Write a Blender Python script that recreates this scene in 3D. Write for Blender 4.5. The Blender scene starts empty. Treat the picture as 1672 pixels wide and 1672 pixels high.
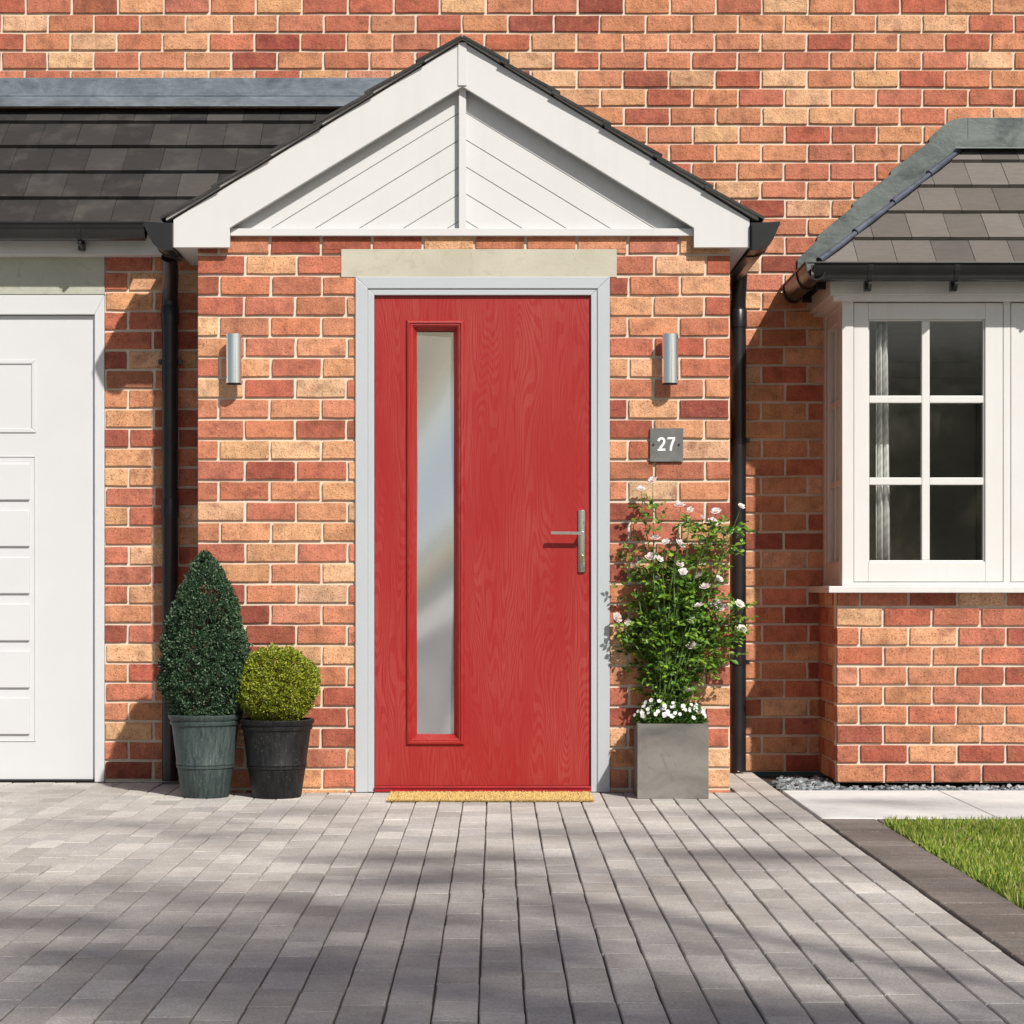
import bpy, bmesh, math, random
import numpy as np
from mathutils import Vector, Matrix, noise as mnoise
R = math.radians
random.seed(27)
rng = np.random.default_rng(27)
S = bpy.context.scene
COL = S.collection

# ------------------------------------------------------------------ layout
# porch front wall stands in the plane Y = 0, the viewer 9 m in front of it at 0.835 m height.
D, PPM, CX, HY, H = 9.0, 400.0, 808.0, 960.0, 0.835
def at(x, y, Y):
    k = PPM * D / (D + Y)
    return Vector(((x - CX) / k, Y, (HY - y) / k + H))
def gy(y):            # ground distance for a picture row
    return D * (H * PPM) / (y - HY) - D

# ------------------------------------------------------------------ materials
class NT:
    def __init__(s, name):
        s.m = bpy.data.materials.new(name); s.m.use_nodes = True
        s.t = s.m.node_tree; s.n = s.t.nodes; s.l = s.t.links
        s.b = s.n['Principled BSDF']; s.o = s.n['Material Output']
        s.geo = s.n.new('ShaderNodeNewGeometry')
    def link(s, a, b): s.l.new(a, b)
    def mapped(s, scale=(1, 1, 1), rot=(0, 0, 0), src=None):
        mp = s.n.new('ShaderNodeMapping'); mp.inputs['Scale'].default_value = scale; mp.inputs['Rotation'].default_value = rot
        s.link(src or s.geo.outputs['Position'], mp.inputs['Vector']); return mp.outputs['Vector']
    def noise(s, scale, detail=3, rough=.55, vec=None, dist=0):
        q = s.n.new('ShaderNodeTexNoise'); q.inputs['Scale'].default_value = scale
        q.inputs['Detail'].default_value = detail; q.inputs['Roughness'].default_value = rough
        q.inputs['Distortion'].default_value = dist
        s.link(vec or s.geo.outputs['Position'], q.inputs['Vector']); return q.outputs['Fac']
    def voro(s, scale, vec=None, feature='F1'):
        q = s.n.new('ShaderNodeTexVoronoi'); q.inputs['Scale'].default_value = scale; q.feature = feature
        s.link(vec or s.geo.outputs['Position'], q.inputs['Vector']); return q.outputs['Distance']
    def ramp(s, fac, stops, interp='LINEAR'):
        q = s.n.new('ShaderNodeValToRGB'); q.color_ramp.interpolation = interp
        e = q.color_ramp.elements
        while len(e) < len(stops): e.new(.5)
        for i, (p, c) in enumerate(stops):
            e[i].position = p; e[i].color = (c, c, c, 1) if not isinstance(c, (tuple, list)) else (*c[:3], 1)
        s.link(fac, q.inputs['Fac']); return q.outputs['Color']
    def mix(s, fac, a, b, mode='MIX'):
        q = s.n.new('ShaderNodeMix'); q.data_type = 'RGBA'; q.blend_type = mode
        for v, i in ((fac, 0), (a, 6), (b, 7)):
            if isinstance(v, bpy.types.NodeSocket): s.link(v, q.inputs[i])
            elif i == 0: q.inputs[0].default_value = v
            else: q.inputs[i].default_value = (*v, 1)
        return q.outputs[2]
    def math(s, op, a, b=0.0):
        q = s.n.new('ShaderNodeMath'); q.operation = op
        for i, v in enumerate((a, b)):
            if isinstance(v, bpy.types.NodeSocket): s.link(v, q.inputs[i])
            else: q.inputs[i].default_value = v
        return q.outputs[0]
    def attr(s, name='Col'):
        q = s.n.new('ShaderNodeAttribute'); q.attribute_name = name; return q.outputs['Color']
    def bump(s, h, strength, dist):
        q = s.n.new('ShaderNodeBump'); q.inputs['Strength'].default_value = strength; q.inputs['Distance'].default_value = dist
        s.link(h, q.inputs['Height']); s.link(q.outputs['Normal'], s.b.inputs['Normal']); return q
    def col(s, c):
        if isinstance(c, bpy.types.NodeSocket): s.link(c, s.b.inputs['Base Color'])
        else: s.b.inputs['Base Color'].default_value = (*c, 1)
    def set(s, rough=None, metal=None, spec=None, coat=None, ior=None, sub=None):
        for k, v in (('Roughness', rough), ('Metallic', metal), ('Specular IOR Level', spec), ('Coat Weight', coat), ('IOR', ior)):
            if v is None: continue
            if isinstance(v, bpy.types.NodeSocket): s.link(v, s.b.inputs[k])
            else: s.b.inputs[k].default_value = v

M = {}
def m_brick():
    q = NT('clay_brick')
    c = q.attr()
    broad = q.noise(13, 3, .6); c = q.mix(.75, c, q.ramp(broad, [(.32, .55), (.5, .95), (.7, 1.18)]), 'MULTIPLY')
    burnt = q.ramp(q.noise(1, 2, .5, q.mapped((11, 11, 16), (0, 0, .4))), [(.60, 0.0), (.74, .7)]); c = q.mix(burnt, c, q.mix(.6, c, (.17, .045, .035)))
    blot = q.ramp(q.noise(19, 3, .55), [(.5, 0.0), (.68, .6)])
    c = q.mix(blot, c, q.mix(.5, c, (.50, .20, .10)))
    streak = q.noise(1, 3, .6, q.mapped((90, 90, 16)))
    c = q.mix(.4, c, q.ramp(streak, [(.3, .6), (.68, 1.0)]), 'MULTIPLY')
    spk = q.ramp(q.noise(150, 3, .65), [(.56, 0.0), (.64, .95)])
    c = q.mix(spk, c, q.mix(.75, c, (.13, .03, .02)))
    pale = q.ramp(q.noise(120, 2, .5, q.mapped((1, 1, 1), (.5, .2, .3))), [(.63, 0.0), (.75, .35)])
    c = q.mix(pale, c, q.mix(.5, c, (.78, .55, .36)))
    q.col(c); q.set(.9, spec=.25)
    h = q.math('ADD', q.math('MULTIPLY', q.noise(240, 4, .65), .6), q.noise(45, 3, .5))
    q.bump(h, .9, .006)
    return q.m
def m_mortar():
    q = NT('mortar')
    c = q.mix(q.noise(60, 4), (.58, .49, .385), (.76, .67, .55))
    c = q.mix(q.ramp(q.noise(3, 3), [(.4, 0.0), (.7, .3)]), c, (.5, .42, .34))
    q.col(c); q.set(.95, spec=.2); q.bump(q.noise(320, 4, .7), .6, .003); return q.m
def m_plain(name, c, rough=.4, var=.06, nscale=8, bump=0.0, bs=200, metal=0, spec=.5):
    q = NT(name)
    c2 = tuple(max(0, v * (1 - var * 2.2)) for v in c)
    q.col(q.mix(q.ramp(q.noise(nscale, 5, .6), [(.35, 0.0), (.7, 1.0)]), c, c2)); q.set(rough, metal, spec)
    if bump: q.bump(q.noise(bs, 3, .6), bump, .002)
    return q.m
def m_lead(name, a, b):
    q = NT(name)
    n1 = q.noise(5, 6, .7, q.mapped((1.0, 1, 1.6)), .8); n2 = q.noise(40, 4, .7, q.mapped((.5, 1, 2.0)))
    f = q.math('ADD', q.math('MULTIPLY', n1, .75), q.math('MULTIPLY', n2, .3))
    c = q.mix(q.ramp(f, [(.38, 0.0), (.66, 1.0)]), a, b)
    c = q.mix(q.ramp(q.noise(90, 3, .7), [(.6, 0.0), (.75, .5)]), c, tuple(min(1, v * 1.5) for v in b))
    q.col(c); q.set(q.ramp(n1, [(.3, .42), (.7, .62)]), .25); q.bump(n1, .25, .01); return q.m
def m_tile(name):
    q = NT(name)
    c = q.mix(.35, q.attr(), q.ramp(q.noise(1, 4, .6, q.mapped((14, 60, 60))), [(.3, .6), (.7, 1.15)]), 'MULTIPLY')
    c = q.mix(q.ramp(q.noise(7, 4, .6), [(.5, 0.0), (.75, .35)]), c, (.115, .105, .095))
    q.col(c); q.set(.8, spec=.3); q.bump(q.noise(300, 3, .6), .4, .002); return q.m
def m_stone(name, a, b, c3):
    q = NT(name)
    c = q.mix(q.ramp(q.noise(4, 6, .65, None, .7), [(.35, 0.0), (.65, 1.0)]), a, b)
    c = q.mix(q.ramp(q.noise(14, 5, .7, None, 1.2), [(.55, 0.0), (.7, .6)]), c, c3)
    q.col(c); q.set(.9, spec=.2); q.bump(q.noise(120, 5, .7), .35, .003); return q.m
def m_paver():
    q = NT('block_paving')
    c = q.mix(.4, q.attr(), q.ramp(q.noise(6, 3), [(.3, .7), (.7, 1.05)]), 'MULTIPLY')
    c = q.mix(.8, c, q.ramp(q.noise(150, 5, .8), [(.34, .5), (.64, 1.2)]), 'MULTIPLY')
    c = q.mix(.5, c, q.ramp(q.noise(35, 4, .7), [(.34, .72), (.66, 1.1)]), 'MULTIPLY')
    c = q.mix(q.ramp(q.noise(260, 2, .6), [(.62, 0.0), (.70, .55)]), c, (.62, .59, .55))
    c = q.mix(q.ramp(q.noise(1.3, 4, .6), [(.45, 0.0), (.72, .42)]), c, (.21, .19, .172))
    q.col(c); q.set(.88, spec=.25); q.bump(q.noise(260, 4, .7), .55, .003); return q.m
def m_door():
    q = NT('red_woodgrain')
    base = q.noise(1, 2.0, .4, q.mapped((5.6, 5.6, .72)), .15)
    rings = q.math('SINE', q.math('MULTIPLY', base, 330.0))
    r = q.ramp(rings, [(0.0, 0.0), (1.0, 1.0)])
    r = q.ramp(q.math('ADD', q.math('MULTIPLY', rings, .5), .5), [(.32, 0.0), (.6, 1.0)])
    fine = q.ramp(q.noise(1, 3, .7, q.mapped((170, 170, 5))), [(.36, 0.0), (.62, 1.0)])
    patch = q.ramp(q.noise(1, 2, .5, q.mapped((5, 5, 1.2))), [(.35, .25), (.62, 1.0)])
    f = q.math('MULTIPLY', q.math('ADD', q.math('MULTIPLY', r, .45), q.math('MULTIPLY', fine, .55)), patch)
    q.col(q.mix(f, (.275, .0072, .007), (.318, .038, .029)))
    q.set(q.math('ADD', .42, q.math('MULTIPLY', f, .14)), spec=.4)
    q.bump(f, .22, .0012); return q.m
def m_leaf(name, rough=.45, trans=.25):
    q = NT(name)
    q.col(q.attr()); q.set(rough, spec=.4)
    tr = q.n.new('ShaderNodeBsdfTranslucent'); q.link(q.attr(), tr.inputs['Color'])
    mx = q.n.new('ShaderNodeMixShader'); mx.inputs[0].default_value = trans
    q.link(q.b.outputs[0], mx.inputs[1]); q.link(tr.outputs[0], mx.inputs[2]); q.link(mx.outputs[0], q.o.inputs['Surface'])
    return q.m
def m_glass():
    q = NT('window_glass')
    tp = q.n.new('ShaderNodeBsdfTransparent'); tp.inputs['Color'].default_value = (.80, .81, .80, 1)
    gl = q.n.new('ShaderNodeBsdfGlossy'); gl.inputs['Roughness'].default_value = .03
    lw = q.n.new('ShaderNodeLayerWeight'); lw.inputs['Blend'].default_value = .5
    mx = q.n.new('ShaderNodeMixShader'); q.link(q.math('ADD', .065, q.math('MULTIPLY', q.math('POWER', lw.outputs['Facing'], 5.0), .8)), mx.inputs[0])
    q.link(tp.outputs[0], mx.inputs[1]); q.link(gl.outputs[0], mx.inputs[2]); q.link(mx.outputs[0], q.o.inputs['Surface'])
    return q.m
def m_pot(name, a, b, fleck):
    q = NT(name)
    st = q.noise(1, 5, .7, q.mapped((75, 75, 6)))
    c = q.mix(q.ramp(st, [(.36, 0.0), (.64, 1.0)]), a, b)
    fl = q.ramp(q.noise(1, 3, .7, q.mapped((230, 230, 60))), [(.61, 0.0), (.72, .9)])
    c = q.mix(fl, c, fleck)
    q.col(c); q.set(q.ramp(st, [(.3, .4), (.7, .62)]), spec=.28); q.bump(st, .2, .002); return q.m

def m_white(name, c, rough, streak=.16):
    q = NT(name); g = (c[0] * .80, c[1] * .78, c[2] * .73)
    st = q.math('MULTIPLY', q.ramp(q.noise(1, 4, .6, q.mapped((26, 26, 1.6))), [(.46, 0.0), (.74, 1.0)]), q.ramp(q.noise(2.2, 3), [(.42, 0.0), (.66, 1.0)]))
    cc = q.mix(q.math('MULTIPLY', st, streak * 2.2), c, g)
    cc = q.mix(q.ramp(q.noise(5, 4, .6), [(.35, 0.0), (.7, streak)]), cc, g)
    q.col(cc); q.set(rough); q.bump(q.noise(7, 2), .05, .004); return q.m
M['brick'] = m_brick(); M['mortar'] = m_mortar()
M['white'] = m_white('white_upvc', (.575, .578, .575), .38)
M['garage_white'] = m_plain('white_painted_steel', (.56, .57, .582), .42, .012, 5, .12, 500)
M['frame'] = m_plain('pale_grey_upvc', (.42, .45, .478), .42, .02, 3)
M['window_white'] = m_white('white_painted_timber', (.61, .61, .60), .36)
M['black'] = m_plain('black_plastic', (.018, .018, .019), .28, .2, 6, .05, 60)
M['charcoal_pipe'] = m_plain('black_pipe_plastic', (.016, .016, .018), .33, .2, 9)
M['rubber'] = m_plain('black_rubber', (.012, .012, .012), .7)
M['lead_blue'] = m_lead('lead_sheet', (.075, .095, .115), (.19, .22, .25))
M['lead_green'] = m_lead('weathered_lead', (.048, .063, .062), (.15, .175, .166))
M['lead_roll'] = m_lead('lead_roll', (.045, .055, .08), (.10, .12, .16))
M['tile'] = m_tile('flat_roof_tile')
M['undercloak'] = m_plain('grey_undercloak', (.34, .33, .32), .8)
M['lintel'] = m_stone('cast_stone', (.42, .395, .315), (.48, .455, .38), (.35, .325, .25))
M['lintel_green'] = m_stone('weathered_cast_stone', (.36, .37, .31), (.44, .45, .39), (.27, .285, .225))
M['slab'] = m_stone('pale_paving_slab', (.60, .60, .58), (.70, .69, .67), (.52, .53, .52))
M['paver'] = m_paver()
M['sand'] = m_plain('jointing_sand', (.16, .14, .12), .95, .2, 60)
M['soil'] = m_plain('soil', (.045, .03, .022), .95, .25, 40, .8, 90)
M['ground'] = m_plain('far_ground', (.11, .12, .07), .95, .2, 3)
M['door'] = m_door()
M['threshold'] = m_plain('red_threshold', (.36, .012, .02), .3, .15, 14)
M['chrome'] = m_plain('polished_chrome', (.80, .88, 1.0), .09, .01, 3, metal=1)
M['steel'] = m_plain('brushed_steel', (.93, .93, .93), .10, .02, 4, metal=1)
M['brass'] = m_plain('brass_cylinder', (.55, .45, .22), .25, .1, 20, metal=1)
M['slate'] = m_stone('slate_plaque', (.10, .105, .105), (.17, .17, .165), (.22, .21, .20))
M['digit'] = m_plain('white_digit', (.82, .82, .80), .4)
M['screw'] = m_plain('dark_screw', (.05, .05, .05), .4, metal=.7)
M['concrete'] = m_stone('grey_concrete', (.10, .098, .092), (.225, .212, .19), (.125, .122, .115))
M['pot_green'] = m_pot('verdigris_glaze', (.02, .034, .035), (.062, .08, .076), (.13, .20, .20))
M['pot_black'] = m_pot('black_glaze', (.005, .0055, .006), (.014, .0145, .015), (.10, .10, .095))
M['leaf'] = m_leaf('leaf'); M['leaf_dark'] = m_leaf('waxy_leaf', .5, .14)
M['petal'] = m_leaf('petal', .6, .35)
M['grass'] = m_leaf('grass_blade', .55, .3)
M['bark'] = m_plain('bark', (.10, .07, .05), .9, .3, 30, .7, 60)
M['stem'] = m_plain('green_stem', (.10, .17, .04), .6, .2, 20)
M['coir'] = m_leaf('coir', .95, .1)
M['coir_base'] = m_plain('coir_base', (.70, .50, .20), .95, .3, 120, .8, 260)
M['chip'] = m_tile('slate_chip')
M['plaster'] = m_plain('grey_plaster', (.80, .79, .74), .9)
M['ceiling'] = m_plain('ceiling_paint', (.78, .77, .74), .9)
M['glass'] = m_glass()
M['chrome'].node_tree.nodes['Principled BSDF'].inputs['Roughness'].default_value = .07
def m_obscure():
    q = NT('obscure_glass')
    q.col((.66, .68, .69)); q.set(.10, .85); return q.m
M['obscure'] = m_obscure()
def m_curtain():
    q = NT('patterned_curtain')
    w = q.n.new('ShaderNodeTexWave'); w.wave_type = 'BANDS'; w.bands_direction = 'DIAGONAL'
    w.inputs['Scale'].default_value = 14; w.inputs['Distortion'].default_value = 1.5
    q.link(q.geo.outputs['Position'], w.inputs['Vector'])
    q.col(q.mix(w.outputs['Fac'], (.62, .62, .60), (.80, .80, .78))); q.set(.85); return q.m
M['curtain'] = m_curtain()

# ------------------------------------------------------------------ objects
def tag(o, label=None, cat=None, group=None, kind=None):
    if label: o['label'] = label
    if cat: o['category'] = cat
    if group: o['group'] = group
    if kind: o['kind'] = kind
    return o
def empty(name, loc=(0, 0, 0), parent=None):
    o = bpy.data.objects.new(name, None); COL.objects.link(o); o.location = loc
    o.empty_display_size = .1
    if parent: o.parent = parent
    return o

class MB:
    """collects polygons (with a colour and a material slot per face) for ONE mesh object"""
    def __init__(s): s.v = []; s.f = []; s.c = []; s.mi = []
    def face(s, pts, col=(1, 1, 1), mi=0):
        i = len(s.v); s.v += [tuple(p) for p in pts]; s.f.append(tuple(range(i, i + len(pts)))); s.c.append(col); s.mi.append(mi)
    def mesh(s, vs, fs, col=(1, 1, 1), mi=0):
        i = len(s.v); s.v += [tuple(p) for p in vs]
        for f in fs: s.f.append(tuple(i + k for k in f)); s.c.append(col); s.mi.append(mi)
    def box(s, x0, x1, y0, y1, z0, z1, col=(1, 1, 1), mi=0):
        vs = [(x0, y0, z0), (x1, y0, z0), (x1, y1, z0), (x0, y1, z0), (x0, y0, z1), (x1, y0, z1), (x1, y1, z1), (x0, y1, z1)]
        s.mesh(vs, [(3, 2, 1, 0), (4, 5, 6, 7), (0, 1, 5, 4), (1, 2, 6, 5), (2, 3, 7, 6), (3, 0, 4, 7)], col, mi)
    def prism(s, poly, y0, y1, col=(1, 1, 1), mi=0):
        """polygon in XZ (any winding), extruded from Y = y0 (front) to y1"""
        a = sum(poly[i][0] * poly[(i + 1) % len(poly)][1] - poly[(i + 1) % len(poly)][0] * poly[i][1] for i in range(len(poly)))
        if a < 0: poly = poly[::-1]
        n = len(poly)
        vs = [(p[0], y0, p[1]) for p in poly] + [(p[0], y1, p[1]) for p in poly]
        fs = [tuple(range(n)), tuple(range(2 * n - 1, n - 1, -1))] + [((i + 1) % n, i, n + i, n + (i + 1) % n) for i in range(n)]
        s.mesh(vs, fs, col, mi)
    def extrude(s, prof, a, b, right, up, col=(1, 1, 1), caps=True, closed=True, mi=0):
        """profile (r,u) swept straight from a to b"""
        a, b, right, up = map(Vector, (a, b, right, up)); n = len(prof)
        vs = [a + right * p[0] + up * p[1] for p in prof] + [b + right * p[0] + up * p[1] for p in prof]
        m = n if closed else n - 1
        fs = [(i, (i + 1) % n, n + (i + 1) % n, n + i) for i in range(m)]
        if caps and closed: fs += [tuple(range(n - 1, -1, -1)), tuple(range(n, 2 * n))]
        s.mesh(vs, fs, col, mi)
    def tube(s, pts, rad, seg=12, col=(1, 1, 1), caps=True, mi=0):
        pts = [Vector(p) for p in pts]; n = len(pts)
        rads = rad if isinstance(rad, (list, tuple)) else [rad] * n
        vs, fs = [], []; ref = None
        for i, p in enumerate(pts):
            t = (pts[min(i + 1, n - 1)] - pts[max(i - 1, 0)]).normalized()
            if ref is None: ref = t.orthogonal().normalized()
            ref = (ref - t * ref.dot(t)).normalized(); bn = t.cross(ref)
            for k in range(seg):
                a = 2 * math.pi * k / seg
                vs.append(p + (ref * math.cos(a) + bn * math.sin(a)) * rads[i])
        for i in range(n - 1):
            for k in range(seg):
                k2 = (k + 1) % seg
                fs.append((i * seg + k, i * seg + k2, (i + 1) * seg + k2, (i + 1) * seg + k))
        if caps: fs += [tuple(range(seg - 1, -1, -1)), tuple((n - 1) * seg + k for k in range(seg))]
        s.mesh(vs, fs, col, mi)
    def lathe(s, prof, seg=48, center=(0, 0, 0), col=(1, 1, 1), mi=0):
        cx, cy, cz = center; n = len(prof); vs, fs = [], []
        for r, z in prof:
            for k in range(seg):
                a = 2 * math.pi * k / seg; vs.append((cx + r * math.cos(a), cy + r * math.sin(a), cz + z))
        for i in range(n - 1):
            for k in range(seg):
                k2 = (k + 1) % seg; fs.append((i * seg + k, i * seg + k2, (i + 1) * seg + k2, (i + 1) * seg + k))
        s.mesh(vs, fs, col, mi)
    def ring(s, o, i, y0, y1, col=(1, 1, 1), bottom=True):
        """mitred rectangular frame between outer (x0,x1,z0,z1) and inner rects"""
        O = [(o[0], o[2]), (o[1], o[2]), (o[1], o[3]), (o[0], o[3])]; I = [(i[0], i[2]), (i[1], i[2]), (i[1], i[3]), (i[0], i[3])]
        for k in range(4):
            if k == 0 and not bottom: continue
            k2 = (k + 1) % 4; s.prism([O[k], O[k2], I[k2], I[k]], y0, y1, col)
    def build(s, name, mats, parent=None, smooth=False, bevel=0.0, segs=2, loc=None):
        me = bpy.data.meshes.new(name); me.from_pydata(s.v, [], s.f); me.validate()
        if not isinstance(mats, (list, tuple)): mats = [mats]
        for m in mats: me.materials.append(m)
        if len(mats) > 1: me.polygons.foreach_set('material_index', s.mi)
        at_ = me.color_attributes.new('Col', 'FLOAT_COLOR', 'CORNER')
        arr = np.repeat(np.array([(*c, 1) for c in s.c], np.float32), [len(f) for f in s.f], axis=0)
        at_.data.foreach_set('color', arr.ravel())
        if smooth: me.polygons.foreach_set('use_smooth', [True] * len(me.polygons))
        o = bpy.data.objects.new(name, me); COL.objects.link(o)
        if loc is not None:
            me.transform(Matrix.Translation(-Vector(loc))); o.location = loc
        if parent: o.parent = parent; o.matrix_parent_inverse = Matrix.Translation(-world_loc(parent))
        if bevel:
            b = o.modifiers.new('soft_edge', 'BEVEL'); b.width = bevel; b.segments = segs; b.limit_method = 'ANGLE'; b.angle_limit = R(35)
        if smooth:
            e = o.modifiers.new('edge_split', 'EDGE_SPLIT'); e.split_angle = R(38)
        return o
def world_loc(o):
    v = Vector(o.location)
    while o.parent: o = o.parent; v = v + Vector(o.location) if o.type == 'EMPTY' else v
    return v

def mat3(dirs, norms):
    d = dirs / np.linalg.norm(dirs, axis=1, keepdims=True)
    n = norms - d * np.sum(norms * d, axis=1, keepdims=True); n /= np.linalg.norm(n, axis=1, keepdims=True) + 1e-9
    return d, n, np.cross(d, n)
def leaf_mesh(name, cen, dirs, norms, L, W, cols, mat, parent=None, fold=.18, loc=None):
    """many small folded leaves, six points each, as one mesh"""
    N = len(cen); d, n, s = mat3(dirs, norms)
    L = np.broadcast_to(L, (N,))[:, None]; W = np.broadcast_to(W, (N,))[:, None]
    P = [cen, cen + d * L * .38 + s * W * .5 + n * W * fold, cen + d * L * .72 + s * W * .36 + n * W * fold * .6, cen + d * L,
         cen + d * L * .72 - s * W * .36 + n * W * fold * .6, cen + d * L * .38 - s * W * .5 + n * W * fold]
    V = np.stack(P, 1).reshape(-1, 3)
    if loc is not None: V = V - np.array(loc)
    b = (np.arange(N) * 6)[:, None]
    F = np.concatenate([b + np.array([[0, 1, 2, 3]]), b + np.array([[0, 3, 4, 5]])], 1).reshape(-1, 4)
    return quick_mesh(name, V, F, np.repeat(cols, 8, axis=0), mat, parent, loc)
def quick_mesh(name, V, F, ccols, mat, parent=None, loc=None):
    k = F.shape[1]; me = bpy.data.meshes.new(name)
    me.vertices.add(len(V)); me.vertices.foreach_set('co', V.astype(np.float32).ravel())
    me.loops.add(F.size); me.loops.foreach_set('vertex_index', F.astype(np.int32).ravel())
    me.polygons.add(len(F)); me.polygons.foreach_set('loop_start', (np.arange(len(F)) * k).astype(np.int32))
    me.update(calc_edges=True)
    a = me.color_attributes.new('Col', 'FLOAT_COLOR', 'CORNER')
    a.data.foreach_set('color', np.concatenate([ccols, np.ones((len(ccols), 1))], 1).astype(np.float32).ravel())
    me.materials.append(mat); me.validate()
    o = bpy.data.objects.new(name, me); COL.objects.link(o)
    if loc is not None: o.location = loc
    if parent: o.parent = parent; o.matrix_parent_inverse = Matrix.Translation(-world_loc(parent))
    return o
def unit(n):
    v = rng.normal(size=(n, 3)); return v / np.linalg.norm(v, axis=1, keepdims=True)
def vary(c, n, amt=.2):
    return np.clip(np.array(c)[None, :] * (1 + rng.uniform(-amt, amt, (n, 1))) * (1 + rng.uniform(-.06, .06, (n, 3))), 0, 1)

# ------------------------------------------------------------------ brickwork
BUFF = [(.66, .375, .205), (.69, .42, .24), (.63, .335, .175), (.70, .44, .265)]
ORNG = [(.57, .255, .135), (.55, .225, .125), (.61, .295, .16), (.53, .20, .11)]
RED = [(.45, .138, .085), (.48, .16, .10), (.41, .115, .072), (.50, .18, .115)]
DARK = [(.30, .08, .054), (.25, .062, .045), (.33, .092, .062)]
MODW, CRS, GAP = .2088, .0839, .0125
def brick_col(r, pal):
    b = r.random(); w = pal; k = 0
    for g, wt in zip((BUFF, ORNG, RED, DARK), w):
        if b < wt: c = r.choice(g); break
        b -= wt
    else: c = r.choice(RED)
    o = r.choice(r.choice((BUFF, ORNG, RED, RED))); t = r.random() ** 1.5 * .38; c = tuple(a * (1 - t) + b_ * t for a, b_ in zip(c, o))
    v = 1.07 + r.uniform(-.1, .1); return tuple(min(1, x * v * (1 + r.uniform(-.04, .04))) for x in c)
def sub_rect(rc, h):
    u0, u1, z0, z1 = rc; a0, a1, b0, b1 = h
    if a0 >= u1 or a1 <= u0 or b0 >= z1 or b1 <= z0: return [rc]
    out = []
    if z0 < b0: out.append((u0, u1, z0, b0))
    if z1 > b1: out.append((u0, u1, b1, z1))
    m0, m1 = max(z0, b0), min(z1, b1)
    if u0 < a0: out.append((u0, a0, m0, m1))
    if u1 > a1: out.append((a1, u1, m0, m1))
    return out
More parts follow.
